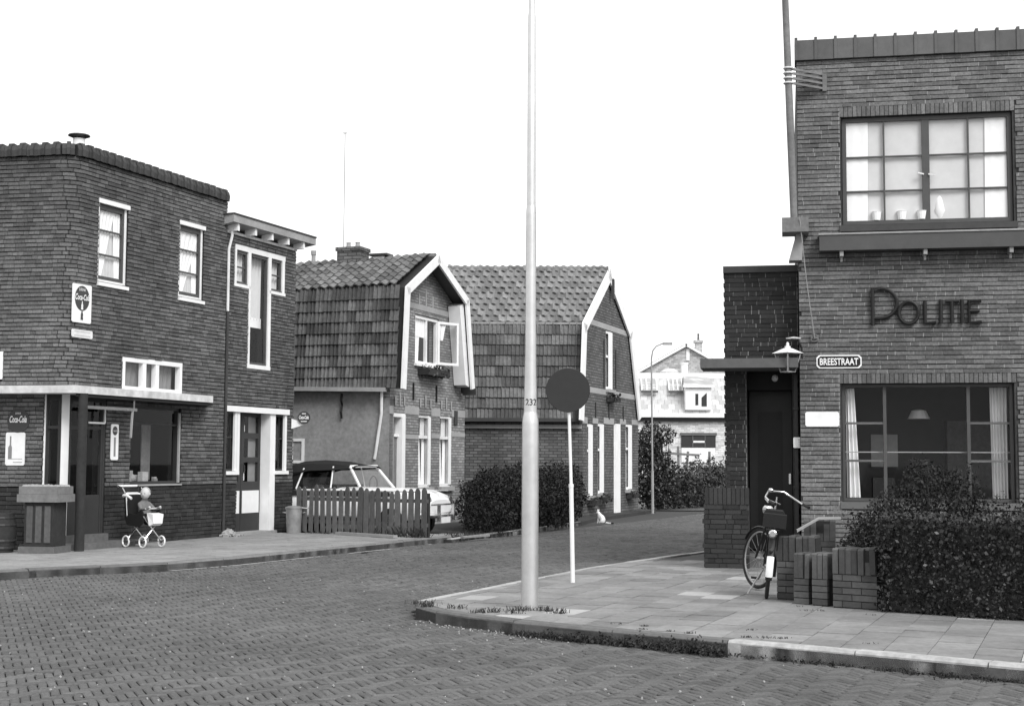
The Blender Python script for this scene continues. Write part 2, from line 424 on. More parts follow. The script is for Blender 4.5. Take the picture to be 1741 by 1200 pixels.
def shrub(name, label, cat, loc, centres, n, size, material='leaf', stems=5, group=None):
    t = thing(name, label, cat, loc, 0, group)
    leaves(clump_points(centres, n), size).build('foliage', material, t)
    b = MB()
    for c, r in centres:
        for _ in range(stems):
            e = (c[0] + random.uniform(-.7, .7) * r[0], c[1] + random.uniform(-.7, .7) * r[1], c[2] + random.uniform(0, .7) * r[2])
            b.tube([(c[0], c[1], -.02), (c[0] * .6 + e[0] * .4, c[1] * .6 + e[1] * .4, e[2] * .5), e], [.03, .02, .006], 5)
    b.build('stems', 'twig', t); return t

# ================================================================== GROUND
struct(MB().quad((-400, -60, -.08), (400, -60, -.08), (400, 900, -.08), (-400, 900, -.08)).build('ground', 'ground'))
RK = [(7, 7.75), (3.65, 10.18), (2.53, 11.02), (1.66, 11.66), (.67, 12.42), (.02, 12.95), (-.40, 13.35), (-.72, 13.75), (-.95, 14.25), (-.98, 14.75),
      (-.80, 15.2), (1.06, 19.63), (3.18, 23.4), (6.5, 29)]
LK = [(-14, 12.6), (-6.62, 18.46), (-4.83, 20.05), (-4.1, 21.2), (-3.3, 22.9), (-2.36, 24.89), (-1.54, 26.73), (-1.15, 27.6)]
def inset(poly, d, side):                            # offset an open polyline sideways (side +1: to its left)
    out = []
    for i, p in enumerate(poly):
        a = poly[max(i - 1, 0)]; c = poly[min(i + 1, len(poly) - 1)]
        t = Vector((c[0] - a[0], c[1] - a[1])).normalized(); out.append((p[0] - t.y * d * side, p[1] + t.x * d * side))
    return out
def clip(pts, poly, side):                           # keep the part of a convex piece on one side of a convex polyline
    for i in range(len(poly) - 1):
        a = Vector(poly[i]); t = (Vector(poly[i+1]) - a).normalized(); nrm = Vector((-t.y, t.x)) * side
        if not pts: return pts
        o = []
        for j in range(len(pts)):
            p = Vector(pts[j]); q = Vector(pts[(j+1) % len(pts)]); dp = (p - a).dot(nrm); dq = (q - a).dot(nrm)
            if dp >= 0: o.append(tuple(p))
            if dp * dq < 0: o.append(tuple(p + (q - p) * (dp / (dp - dq))))
        pts = o
    return pts
def inside(p, poly, side): return all((Vector((p[0] - a[0], p[1] - a[1]))).dot(Vector((-(b[1] - a[1]), b[0] - a[0]))) * side > 0 for a, b in zip(poly, poly[1:]))
def inframe(p, mgn=40):
    sx, sy, d = screen(p); return -mgn < sx < 1741 + mgn and sy < 1200 + mgn

road = struct(MB().quad((-30, -10, -.034), (30, -10, -.034), (30, 47, -.034), (-30, 47, -.034)).build('road', 'road_bed'))
struct(MB().quad((-14, 46.5, -.003), (30, 46.5, -.003), (30, 75, -.003), (-14, 75, -.003)).build('side_street', 'far_road'))
# herringbone clinkers
W_, L_ = .066, .198; jt = .008; ang = R(21); cand = []
ca, sa = math.cos(ang), math.sin(ang)
def herr(k, mm, which):
    if which == 0: x, y, dx, dy = k * W_ + mm * 2 * L_, k * W_, L_, W_
    else: x, y, dx, dy = k * W_ + mm * 2 * L_ + L_, k * W_ + W_ - L_, W_, L_
    cx, cy = x + dx / 2, y + dy / 2
    return ca * cx - sa * cy, 6 + sa * cx + ca * cy, which
for k in range(-260, 760):
    for mm in range(-130, 70):
        for wq in (0, 1):
            x, y, h = herr(k, mm, wq)
            if not (7.9 < y < 46.6) or abs(x) > .37 * y + 2.4: continue
            if y > 21.5 and not (-4.9 < x < 9): continue
            if inside((x, y), RK, -1) or inside((x, y), LK, 1): continue
            if y > 24 and (x < -2.6 or x > 9 or x < -1.6 + (y - 28) * .22): continue
            cand.append((y, x, h))
cand.sort()
def pillow(mb, M, hx, hy):                            # clinker with worn, rounded-off upper edges
    e = .009; p = [(-hx,-hy,-.01),(hx,-hy,-.01),(hx,hy,-.01),(-hx,hy,-.01),(-hx,-hy,.003),(hx,-hy,.003),(hx,hy,.003),(-hx,hy,.003),(-hx+e,-hy+e,.01),(hx-e,-hy+e,.01),(hx-e,hy-e,.01),(-hx+e,hy-e,.01)]
    return mb.add([M @ Vector(q) for q in p], [(0,1,5,4),(1,2,6,5),(2,3,7,6),(3,0,4,7),(4,5,9,8),(5,6,10,9),(6,7,11,10),(7,4,8,11),(8,9,10,11)])
cm = {h: pillow(MB(), Matrix.Identity(4), (L_ if h == 0 else W_) / 2 - jt / 2, (W_ if h == 0 else L_) / 2 - jt / 2).mesh('clinker', 'road_brick') for h in (0, 1)}
b = MB(); made = 0
for y, x, h in cand:
    M = Matrix.Translation((x, y, -.01 + random.uniform(-.004, .001) + .010 * math.sin(x * 1.3 + y) * math.sin(y * .9) + .005 * math.sin(x * 3.1 - y * 1.7))) @ Matrix.Rotation(ang + random.gauss(0, .035), 4, 'Z') @ Matrix.Rotation(random.gauss(0, .028), 4, 'X') @ Matrix.Rotation(random.gauss(0, .028), 4, 'Y')
    if made < 300 and inframe((x, y, 0), -3): link('clinker', cm[h], road, M); made += 1
    else: pillow(b, M, (L_ if h == 0 else W_) / 2 - jt / 2, (W_ if h == 0 else L_) / 2 - jt / 2)
b.build('clinkers', 'road_brick', road, kind='stuff')

def pavement(name, kerb, side, back, ang, tw, tl, pick, ymax, tmat, joint):
    base = MB().slab(kerb + back if side < 0 else kerb + back, -.07, PAV - .03).build(name, 'sand_joint'); struct(base)
    ins = inset(kerb, .14, side); c_, s_ = math.cos(ang), math.sin(ang); lst = []
    org = kerb[len(kerb) // 2]
    for i in range(-60, 60):
        off = (i % 2) * tl / 2 + random.uniform(-.01, .01)
        for j in range(-50, 50):
            x0, y0 = i * tw, j * tl + off; q = joint / 2
            pts = [(x0 + q, y0 + q), (x0 + tw - q, y0 + q), (x0 + tw - q, y0 + tl - q), (x0 + q, y0 + tl - q)]
            pts = [(org[0] + s_ * p + c_ * r_, org[1] - c_ * p + s_ * r_) for p, r_ in pts]
            cx = sum(p[0] for p in pts) / 4; cy = sum(p[1] for p in pts) / 4
            if cy > ymax or cy < 6 or not inframe((cx, cy, PAV), 60) or not pick(cx, cy): continue
            full = pts; pts = clip(pts, ins, side)
            if len(pts) < 3: continue
            lst.append((cy, cx, cy, pts))
    lst.sort(); rest = MB()
    for n_, (d_, cx, cy, pts) in enumerate(lst):
        dz = random.uniform(-.004, .002); mt = 'paving_bright' if random.random() < .055 and tmat == 'paving_tile' else tmat
        if n_ < 300:
            tx, ty = random.gauss(0, .006), random.gauss(0, .006)
            k = len(pts); bb = MB(); top = [(x - cx, y - cy, PAV + dz + (x - cx) * tx + (y - cy) * ty) for x, y in pts]
            bb.add(top + [(p[0], p[1], PAV - .04) for p in top], [tuple(range(k))] + [(i, k + i, k + (i+1) % k, (i+1) % k) for i in range(k)])
            o = bb.build('paving_tile', mt, base); o.location = (cx, cy, 0)
        else: rest.slab(pts, PAV - .04, PAV + dz)
    if rest.v: rest.build('paving_tiles', tmat, base, kind='stuff')
    return base
def kerbstones(parent, poly, side, h, mats, seglen=1.0, wid=.13, drop=None):
    inn = inset(poly, wid, side); acc = 0; cur = [0]; run = []
    # resample the line into stones
    pts = []; 
    for i in range(len(poly) - 1):
        n = max(1, int((Vector(poly[i+1]) - Vector(poly[i])).length / .12))
        for j in range(n):
            t = j / n; pts.append((Vector(poly[i]).lerp(Vector(poly[i+1]), t), Vector(inn[i]).lerp(Vector(inn[i+1]), t)))
    pts.append((Vector(poly[-1]), Vector(inn[-1])))
    i = 0; k = 0
    while i < len(pts) - 1:
        L = 0; j = i
        while j < len(pts) - 1 and L < seglen: L += (pts[j+1][0] - pts[j][0]).length; j += 1
        seg = pts[i:j+1]; b = MB(); m_ = len(seg); dz = random.uniform(-.008, .006); mid = seg[m_ // 2][0]
        hh = h(mid) if callable(h) else h
        a0 = (seg[1][0] - seg[0][0]).normalized() * .006
        vs_ = []
        for q, (o_, n_) in enumerate(seg):
            sh = a0 if q == 0 else (-a0 if q == m_ - 1 else Vector((0, 0)))
            o2, n2 = o_ + sh, n_ + sh; ed = (n2 - o2).normalized() * .018
            vs_ += [(o2.x, o2.y, -.1), (o2.x, o2.y, hh + dz - .02), (o2.x + ed.x, o2.y + ed.y, hh + dz), (n2.x, n2.y, hh + dz), (n2.x, n2.y, -.1)]
        fs = [(q*5+r, q*5+r+1, q*5+6+r, q*5+5+r) for q in range(m_ - 1) for r in range(4)] + [(0, 1, 2, 3, 4), tuple((m_-1)*5+r for r in (4, 3, 2, 1, 0))]
        b.add(vs_, fs).build('kerbstone', mats(mid, k), parent); i = j; k += 1
shop_o = Vector((-7.146, 22.696)); shop_a = R(68.3); pol_o = Vector((4.012, 19.65)); pol_a = R(-11)
def loc2(o, a, x, y):
    d = Vector((x, y)) - o; return d.x * math.cos(a) + d.y * math.sin(a), -d.x * math.sin(a) + d.y * math.cos(a)
def notshop(x, y):
    u, v = loc2(shop_o, shop_a, x, y); return not (v > .15 and u > .15) and not (u <= .15 and v > -.2 * u + .6)
def notpol(x, y):
    u, v = loc2(pol_o, pol_a, x, y); return v < .9
pr_ = pavement('pavement_right', RK, -1, [(30, 29), (30, 7.75)], R(68), .335, .46, notpol, 24, 'paving_tile', .006)
kerbstones(pr_, RK, -1, lambda p: PAV - .004 if p.x < -.6 or (p.y > 14.5) else PAV, lambda p, k: ('kerb_light' if p.x > 1.75 and p.y < 12 else 'kerb_dark' if p.y < 14.6 else 'kerb_light'))
pl_ = pavement('pavement_left', LK, 1, [(-4.2, 30), (-30, 30), (-30, 12.6)], R(68), .30, .30, notshop, 28.4, 'paving_left', .004)
kerbstones(pl_, LK, 1, PAV, lambda p, k: 'kerb_dark' if p.x < -4.9 else 'kerb_mid', 1.0)
# light gutter line where the left kerb meets the road
gl = inset(LK[2:7], .012, -1); g2 = inset(LK[2:7], .085, -1); b = MB()
for i in range(len(gl) - 1): b.quad((*gl[i], .004), (*g2[i], .004), (*g2[i+1], .004), (*gl[i+1], .004))
o = struct(b.build('gutter_strip', 'kerb_light'))
# earth in front of the gabled houses with its low edging
VE = [(-1.15, 27.25), (-.55, 29.0), (.25, 31.3), (1.1, 33.6), (1.75, 35.6), (2.25, 38.0), (4.6, 45.2)]
b = MB(); bk = [(-5.5, 28.2), (-4, 34), (-1, 40), (1.5, 43), (2.5, 46), (3, 47), (4, 48)]
b.slab(VE + [(2.5, 48), (-8, 48), (-8, 31), (-4.5, 28.6), (-3, 27.6)], -.09, .06); struct(b.build('front_garden', 'earth'))
kerbstones(pl_, VE[:5], 1, .075, lambda p, k: 'kerb_mid' if k % 3 else 'kerb_light', .9, .09)

# weeds along the kerb
def weeds(label_pts):
    b = MB()
    for x, y, z, n, rad, h in label_pts:
        for _ in range(n):
            px, py = x + random.gauss(0, rad), y + random.gauss(0, rad * .7); a = random.uniform(0, 6.28); hh = h * random.uniform(.15, 1.0) ** 1.3
            lx, ly = math.cos(a) * hh * random.uniform(.2, .9), math.sin(a) * hh * random.uniform(.2, .9); wx, wy = -math.sin(a) * .004, math.cos(a) * .004
            b.quad((px - wx, py - wy, z), (px + wx, py + wy, z), (px + lx * .5 + wx, py + ly * .5 + wy, z + hh * .75)); b.quad((px + lx * .5 + wx, py + ly * .5 + wy, z + hh * .75), (px - wx, py - wy, z), (px + lx, py + ly, z + hh))
    lp = []
    for _ in range(2600):
        t = random.random() ** .7; lp.append((.0 + t * 1.72, 12.94 - t * 1.34 - .02 - abs(random.gauss(0, .035)) * (1 + t), abs(random.gauss(0, .02 + .03 * t)) * (.6 + .6 * math.sin(t * 23) ** 2)))
    for _ in range(500): t = random.random(); lp.append((1.75 + t * 2.2, 11.58 - t * 1.62 - abs(random.gauss(0, .02)), abs(random.gauss(0, .015))))
    leaves(lp, .013, b, flat=.6)
    o = b.build('weeds', 'grass', None); o['kind'] = 'stuff'; return tag(o, 'dark weeds and grass tufts growing along the pavement kerb', 'weeds')
wp = []
for i in range(34):
    t = random.random(); x = .05 + t * 1.75; y = 12.93 - t * 1.33 - .05
    wp.append((x, y, -.005, int(20 + 45 * t * random.random()), .07, .06 + .09 * t * random.random()))
for i in range(14): t = random.random(); wp.append((1.9 + t * 1.6, 11.42 - t * 1.2, -.005, 12, .05, .05))
for x, y in ((.18, 13.85), (.0, 13.75), (.3, 13.7), (-.05, 13.6), (.1, 13.55), (-.35, 13.6), (-.62, 13.95), (-.8, 14.1), (.45, 13.6), (-.95, 14.3)): wp.append((x + random.gauss(0, .06), y + random.gauss(0, .05), PAV, random.randint(25, 90), random.uniform(.03, .09), .055))
for x, y in ((1.35, 12.1), (1.1, 12.3), (1.55, 12.0), (1.0, 12.5), (2.2, 11.75), (2.35, 11.7), (1.9, 11.75), (.9, 12.7), (2.9, 11.4), (2.0, 12.3), (2.9, 13.9), (2.7, 14.2), (3.1, 13.9), (3.5, 13.55)): wp.append((x + random.gauss(0, .08), y + random.gauss(0, .06), PAV, random.randint(8, 40), random.uniform(.012, .045), .02))
for i in range(60):
    t = random.random(); wp.append((-1.0 + t * 2.6 - .25, 27.6 + t * 8, .06, 14, .16, .12))
for i in range(30):
    t = random.random(); wp.append((-4.2 + t * 2.6, 28.5 - t * 1.75 - .06, .1, 12, .08, .13 if t < .5 else .25))
weeds(wp)

# ================================================================== POLICE STATION (right)
PB = thing('police_station', 'two storey brick police station with gridded upper window and flat coping', 'building', (4.012, 19.65, 0), pol_a)
UH, LH = (.61, 2.90, 4.86, 6.395), (.565, 2.85, 1.03, 2.653)
pw = wall_core(PB, 0, 4.8, .0, 7.24, [UH, LH], 'police_shaded_mortar', .3)
bh = [(.58, 2.93, 4.74, 6.545), (.535, 2.88, .90, 2.797)]
bricks(pw, PB, 0, 4.8, .10, 7.22, bh, 'police_brick', .0622, (.25, .125), .012, .020, limit=220, jit=.004, vgap=.011, point='police_pointing')
soldier(PB, .58, 2.93, 6.397, 6.543, 'police_brick'); soldier(PB, .535, 2.88, 2.655, 2.795, 'police_brick')
soldier(PB, .30, .56, .90, 1.03, 'police_brick', name='sill_course')
MB().box(.57, 2.94, -.05, .2, 4.77, 4.855).build('window_ledge', 'coping_dark', PB)
MB().box(.535, 2.88, -.03, .2, .93, 1.025).build('window_ledge', 'coping', PB)
b = MB()                                             # other walls and flat roof
b.quad((0, .299, 0), (0, 7, 0), (0, 7, 7.24), (0, .299, 7.24)); b.quad((4.8, .3, 0), (4.8, .3, 7.24), (4.8, 7, 7.24), (4.8, 7, 0)); b.quad((0, 7, 0), (4.8, 7, 0), (4.8, 7, 7.24), (0, 7, 7.24))
b.build('outer_wall', 'house_brick_dark', PB)
MB().box(.0, 4.8, .05, 7, 7.0, 7.2).build('flat_roof', 'roof_deck', PB)
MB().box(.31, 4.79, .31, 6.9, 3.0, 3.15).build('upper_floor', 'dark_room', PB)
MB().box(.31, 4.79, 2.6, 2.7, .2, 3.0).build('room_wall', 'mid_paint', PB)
MB().lathe([(.16, 2.2), (.10, 2.32), (.02, 2.34)], 14, (1.7, 1.2, 0)).build('added_ceiling_lamp', 'old_white', PB); MB().box(2.2, 2.9, 2.2, 2.59, .3, 2.2).build('added_cupboard', 'wood_grey', PB); MB().box(1.1, 1.5, 2.57, 2.599, 1.5, 2.0).build('added_wall_map', 'old_white', PB)  # added pale room pieces stand in for murky reflections in the lower window
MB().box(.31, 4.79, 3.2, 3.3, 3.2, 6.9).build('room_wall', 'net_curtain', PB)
ctile = MB().box(-.135, .135, -.07, .3, 7.225, 7.51).box(-.155, -.115, -.085, .31, 7.222, 7.545).mesh('coping_tile', 'coping')
for i in range(18): link('coping_tile', ctile, PB, loc=(.12 + .272 * i + .015, 0, random.uniform(-.003, .003)))
# windows
W1 = window(PB, .62, 2.89, 4.875, 6.385, .055, 'mid_paint', .055, [1.19, (1.752, .10), 2.322], [5.345, 5.83], .022, .05, gm='brightened_glass')
drape(W1, .68, .98, .68, .96, 4.93, 6.33, .100, 'curtain', 2, .003); drape(W1, 2.55, 2.83, 2.53, 2.83, 4.93, 6.33, .100, 'curtain', 2, .003)
drape(W1, .68, 2.83, .68, 2.83, 4.9, 6.36, .118, 'net_curtain', 5, .003, 'net_curtain')
for x in (1.08, 1.42, 1.69):
    p = MB(); p.lathe([(.05, 0), (.065, .11), (.07, .12)], 12, (x, .09, 4.935)); p.build('flower_pot', 'curtain', W1)
p = MB().lathe([(.05, 0), (.09, .12), (.06, .3), (.03, .42), (.05, .5)], 14, (1.93, .17, 4.935)); p.build('vase', 'enamel_white', W1, True)
for s in (-1, 1): MB().beam((1.752 + s * .03, .05, 5.56), (1.752 + s * .11, .04, 5.56 + (.02 if s < 0 else -.02)), .02, .02).build('window_catch', 'chrome', W1)
W2 = window(PB, .575, 2.84, 1.035, 2.645, .09, 'mid_paint', .04, [(1.149, .045), (2.259, .045)], [], .03, .07)
for a, c in ((.615, 1.127), (2.281, 2.80)):
    MB().box(a, c, .105, .15, 2.092, 2.122).build('glazing_bar', 'coping', W2); MB().box(a, c, .105, .15, 1.574, 1.604).build('glazing_bar', 'coping', W2)
MB().box(.615, 2.80, .175, .185, 1.703, 1.716).build('curtain_wire', 'stone_band', W2)
drape(W2, .63, .75, .64, .82, 1.08, 2.60, .27, 'curtain', 3); drape(W2, 2.56, 2.79, 2.58, 2.79, 1.08, 2.60, .27, 'net_curtain', 5)
MB().box(.6, 2.8, .45, .9, 1.0, 1.06).box(1.0, 1.3, .5, .8, 1.06, 1.35).build('desk', 'dark_room', PB)
# blind box over the lettering
bx = MB().box(.285, 4.8, -.27, -.005, 4.475, 4.69).build('blind_box', 'mid_paint', PB)
MB().box(.275, 4.8, -.285, -.004, 4.692, 4.715).build('cover_strip', 'concrete', bx)
for x in (.585, 1.70, 2.82, 3.95): MB().box(x - .025, x + .025, -.24, -.02, 4.40, 4.474).box(x - .015, x + .015, -.14, -.09, 4.335, 4.40).build('bracket', 'concrete', bx)
# entrance block, set back beside the main wall
DH = (-.74, -.10, .30, 2.86)
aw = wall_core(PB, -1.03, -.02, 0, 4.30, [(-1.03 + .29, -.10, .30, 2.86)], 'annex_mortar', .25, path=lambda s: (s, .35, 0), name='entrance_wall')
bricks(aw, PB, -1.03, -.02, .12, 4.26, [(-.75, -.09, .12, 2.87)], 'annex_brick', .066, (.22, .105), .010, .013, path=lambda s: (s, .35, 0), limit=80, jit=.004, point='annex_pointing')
MB().quad((-1.03, .36, 0), (-1.03, 5, 0), (-1.03, 5, 4.3), (-1.03, .36, 4.3)).build('outer_wall', 'annex_mortar', PB)
MB().box(-1.03, 0, .4, 5, 4.2, 4.29).build('flat_roof', 'roof_deck', PB)
b = MB()                                             # toothed brick corner seen against the sky
for i in range(62): b.box(-1.046 - (.012 if i % 2 else 0), -.98, .336, .6, .13 + i * .0668, .13 + i * .0668 + .056)
b.build('corner_bricks', 'annex_brick', PB, kind='stuff')
MB().box(-1.06, -.005, .30, .62, 4.27, 4.365).build('coping_band', 'coping_dark', PB)
dr = MB().box(-.72, -.11, 1.0, 1.05, .3, 2.6).build('door', 'dark_paint', PB)
MB().box(-.60, -.25, .985, .999, .55, 2.3).build('door_panel', 'sign_back', dr); MB().box(-.16, -.13, .95, .999, 1.25, 1.4).build('handle', 'chrome', dr)
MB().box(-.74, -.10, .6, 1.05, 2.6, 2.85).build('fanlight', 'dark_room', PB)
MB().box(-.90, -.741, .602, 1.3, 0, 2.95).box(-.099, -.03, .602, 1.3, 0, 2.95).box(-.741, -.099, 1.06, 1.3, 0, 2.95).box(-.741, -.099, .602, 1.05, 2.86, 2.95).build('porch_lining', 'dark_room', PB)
MB().quad((-1.03, 5, 0), (0, 5, 0), (0, 5, 4.3), (-1.03, 5, 4.3)).build('rear_wall', 'annex_mortar', PB)
MB().box(-.08, -.03, .2, .33, .3, 2.8).build('drainpipe', 'dark_paint', PB)
for z in (1.2, 1.8, 2.3): MB().box(-.10, -.02, .18, .34, z, z + .03).build('pipe_clamp', 'dark_paint', PB)
MB().box(-1.35, -.02, -.44, .34, 2.855, 2.985).build('canopy', 'coping', PB)
MB().ball((-.34, .12, 2.74), (.045, .045, .05), 8).build('porch_lamp', 'concrete', PB, True)
MB().box(-.78, -.06, -.2, .6, .0, .28).build('doorstep', 'kerb_dark', PB)

# flagpole with its fixings
FP = thing('flagpole', 'grey flagpole leaning out from the corner of the police station', 'flagpole', (4.012, 19.65, 0), pol_a)
base, top = Vector((-.05, -.36, 4.72)), Vector((-.19, -.42, 9.6))
MB().tube([base.lerp(top, t) for t in (0, .33, .66, 1)], [.05, .052, .046, .03], 10).build('pole', 'wood_grey', FP, True)
pm = base.lerp(top, .45)
bb = MB()
for z in (-.09, -.02, .05, .11): bb.beam((pm.x, pm.y, pm.z + z), (.38, -.03, 6.90 + z), .022, .03)
bb.build('bracket', 'wood_grey', FP); MB().box(.36, .42, -.06, -.016, 6.77, 7.02).build('wall_plate', 'wood_grey', FP)
bb = MB()
for z in (-.10, -.03, .04, .11): bb.tube([(pm.x + .06 * math.cos(a), pm.y + .06 * math.sin(a), pm.z + z) for a in [i * .6283 for i in range(10)]], .013, 6, True)
bb.build('rope_lashing', 'old_white', FP)
MB().box(-.22, .14, -.45, -.016, 4.72, 4.92).build('foot_block', 'wood_grey', FP)
MB().add([(-.13, -.2, 4.36), (.05, -.2, 4.36), (.07, -.2, 4.719), (-.03, -.2, 4.719), (-.13, .1, 4.36), (.05, .1, 4.36), (.07, .1, 4.719), (-.03, .1, 4.719)],
         [(0,1,2,3),(7,6,5,4),(0,4,5,1),(1,5,6,2),(2,6,7,3),(3,7,4,0)]).build('prop', 'concrete', FP)
MB().tube([(.02, -.47, 4.9), (.10, -.3, 4.1), (.21, -.06, 3.28)], .007, 5).build('halyard', 'concrete', FP)
b = MB(); b.tube([(.21 + .05 * math.cos(t), -.05, 3.25 + .04 * math.sin(t) + .006 * t) for t in [i * .6 for i in range(22)]], .009, 5)
b.build('coiled_rope', 'wood_grey', FP)

# lettering POLITIE in bent metal rod
PS = thing('wall_lettering', 'dark metal rod lettering on the brick wall of the police station', 'lettering', (4.012, 19.65, 0), pol_a)
def rod(pts, name='letter', r=.026): return MB().tube([(x, -.06, z) for x, z in pts], r, 8).build(name, 'black', PS, True)
rod([(1.0, 3.45), (1.0, 3.96), (1.10, 3.96)] + [(1.10 + .225 * math.cos(t), 3.755 + .205 * math.sin(t)) for t in [math.pi / 2 - i * math.pi / 12 for i in range(13)]] + [(1.0, 3.55)])
b = MB(); b.tube([(1.48 + .13 * math.cos(t), -.06, 3.62 + .15 * math.sin(t)) for t in [i * math.pi / 12 for i in range(24)]], .026, 8, True); b.build('letter', 'black', PS, True)
rod([(1.695, 3.775), (1.695, 3.475), (1.835, 3.475)])
rod([(1.905, 3.79), (1.905, 3.465)])
l_ = rod([(1.965, 3.77), (2.145, 3.77)]); MB().tube([(2.05, -.06, 3.77), (2.05, -.06, 3.465)], .026, 8).build('stroke', 'black', l_)
rod([(2.185, 3.79), (2.185, 3.465)])
l_ = rod([(2.435, 3.765), (2.275, 3.765), (2.275, 3.475), (2.435, 3.475)]); MB().tube([(2.275, -.06, 3.63), (2.41, -.06, 3.63)], .026, 8).build('stroke', 'black', l_)

# enamel plates
def plate(name, label, loc, rz, w, h, material, cut=.0, depth=.012, group=None, cat='sign'):
    t = thing(name, label, cat, loc, rz, group)
    k = cut; pts = [(k, 0), (w - k, 0), (w, k), (w, h - k), (w - k, h), (k, h), (0, h - k), (0, k)] if k else [(0, 0), (w, 0), (w, h), (0, h)]
    MB().prism(pts, -depth, 0).build('plate', material, t); return t
def onpol(u, y, z): x, yy = rotz(pol_a, u, y); return (4.012 + x, 19.65 + yy, z)
t = plate('street_sign', 'dark enamel street name sign reading BREESTRAAT with white border', onpol(.232, -.017, 2.863), pol_a, .61, .185, 'enamel_white', .035)
k = .016; MB().prism([(.035 + k, k), (.575 - k, k), (.61 - k, .035 + k), (.61 - k, .15 - k), (.575 - k, .185 - k), (.035 + k, .185 - k), (k, .15 - k), (k, .035 + k)], -.014, -.0125).build('field', 'black', t)
text_mb('BREESTRAAT', .045, .565, .045, .142, -.016, bold=.02).build('lettering', 'enamel_white', t)
t = plate('notice_plate', 'blank white notice plate beside the lower police station window', onpol(.071, -.017, 2.058), pol_a, .46, .204, 'enamel_white', .02)
t = plate('bell_plate', 'small white plate at the corner of the police station entrance', onpol(-.095, .12, 1.764), pol_a, .115, .147, 'enamel_white', .01)
for i in range(4): MB().box(.07, .10, -.0135, -.0125, .025 + i * .028, .036 + i * .028).build('button', 'print_grey', t)

# lantern
LN = thing('wall_lantern', 'white capped glass lantern over the police station entrance', 'lantern', onpol(-.16, -.34, 0), pol_a)
def ring4(r, z): return [(r * math.cos(R(-90 + 90 * i)), r * math.sin(R(-90 + 90 * i)), z) for i in range(4)]
tp, bt = ring4(.175, 3.05), ring4(.098, 2.80)
fr = MB()
for i in range(4):
    fr.beam(bt[i], tp[i], .014, .014); fr.beam(bt[i], bt[(i+1) % 4], .014, .014); fr.beam(tp[i], tp[(i+1) % 4], .014, .014)
fr.build('frame', 'concrete', LN)
for i in range(4): MB().quad(bt[i], bt[(i+1) % 4], tp[(i+1) % 4], tp[i]).build('pane', 'glass', LN)
c1, c2 = ring4(.215, 3.055), ring4(.055, 3.125); MB().add(c1 + c2, [(0,1,5,4),(1,2,6,5),(2,3,7,6),(3,0,4,7),(4,5,6,7),(3,2,1,0)]).build('cap', 'enamel_white', LN)
MB().lathe([(.04, 3.125), (.042, 3.15), (.018, 3.16), (.024, 3.18), (.01, 3.21)], 10).build('finial', 'enamel_white', LN, True)
MB().lathe([(.02, 2.82), (.03, 2.9), (.03, 2.98), (.01, 3.02)], 8).build('bulb', 'concrete', LN, True)
MB().lathe([(.10, 3.258), (.105, 3.27), (.02, 3.285)], 16, (.08, .05, 0)).build('shade', 'enamel_white', LN)
MB().tube([(0, 0, 3.2), (.05, .04, 3.24), (.14, .12, 3.25), (.19, .26, 3.15), (.20, .33, 3.0)], .014, 6).build('bracket', 'dark_paint', LN)

# low brick walls by the entrance
def pier(parent, x, y, a, L, D, z1, sh=.26, slope=0):
    M = Matrix.Translation((x, y, 0)) @ Matrix.Rotation(a, 4, 'Z')
    o = MB().box(.006, L - .006, .006, D - .006, 0, z1 - .02).build('pier', 'garden_mortar', parent); o.matrix_local = M
    k = max(2, int(round(L / .066))); w_ = L / k
    for i in range(k):
        bb = MB(); r_ = .018; x0, x1 = w_ * i + .004, w_ * (i + 1) - .004; zt = z1 + random.uniform(-.01, .006)
        prof = [(-.008, z1 - sh), (-.008, zt - r_), (-.008 + r_, zt), (D - r_, zt), (D, zt - r_), (D, z1 - sh)]
        bb.add([(x0, p, q) for p, q in prof] + [(x1, p, q) for p, q in prof], [tuple(range(6)), tuple(range(11, 5, -1))] + [(j, 6 + j, 6 + (j + 1) % 6, (j + 1) % 6) for j in range(6)])
        q_ = bb.build('brick', 'garden_brick', o); q_.rotation_euler = (random.gauss(0, .012), random.gauss(0, .01), 0)
    zz = z1 - sh - .008; r = 0
    while zz > .1:
        xs = [0, L] if L < .22 else ([0, .2, L] if r % 2 else [0, .1, .3, L] if L > .38 else [0, .1, L])
        for p, q in zip(xs, xs[1:]): MB().box(p + .004, q - .004, -.006 + random.uniform(-.004, .004), .05, zz - .056, zz).build('brick', 'garden_brick', o)
        MB().box(-.006 + random.uniform(-.003, .003), .05, .052, D, zz - .056, zz).build('brick', 'garden_brick', o)
        zz -= .065; r += 1
    return o
GW = thing('stepped_garden_wall', 'low stepped brick wall with upright coping bricks beside the hedge', 'garden wall', (0, 0, 0), 0)
pier(GW, 3.215, 14.235, R(-35), .46, .28, .715); pier(GW, 3.045, 14.42, R(-35), .17, .3, .65); pier(GW, 2.90, 14.62, R(-35), .17, .3, .64)
pier(GW, 2.79, 14.96, R(-25), .42, .26, .79); pier(GW, 3.42, 16.6, R(-11), .36, .3, .90, .25)
MB().add([(3.32, 16.5, .78), (3.56, 16.4, .93), (3.80, 16.36, .935), (3.80, 16.42, .935), (3.56, 16.46, .93), (3.32, 16.56, .78), (3.32, 16.5, .75), (3.56, 16.4, .905), (3.80, 16.36, .91)],
         [(0,1,4,5),(1,2,3,4),(0,6,7,1),(1,7,8,2)]).build('coping_edge', 'stone_band', GW)
WW = thing('entrance_wing_wall', 'dark low brick wing wall left of the police station door', 'garden wall', onpol(-1.30, -.44, 0), pol_a)
wc = MB().box(.005, .60, .006, .30, 0, 1.20).build('wall', 'annex_mortar', WW)
bricks(wc, WW, 0, .605, .12, .98, [], 'annex_brick', .066, (.22, .105), .009, .012, limit=60, jit=.004)
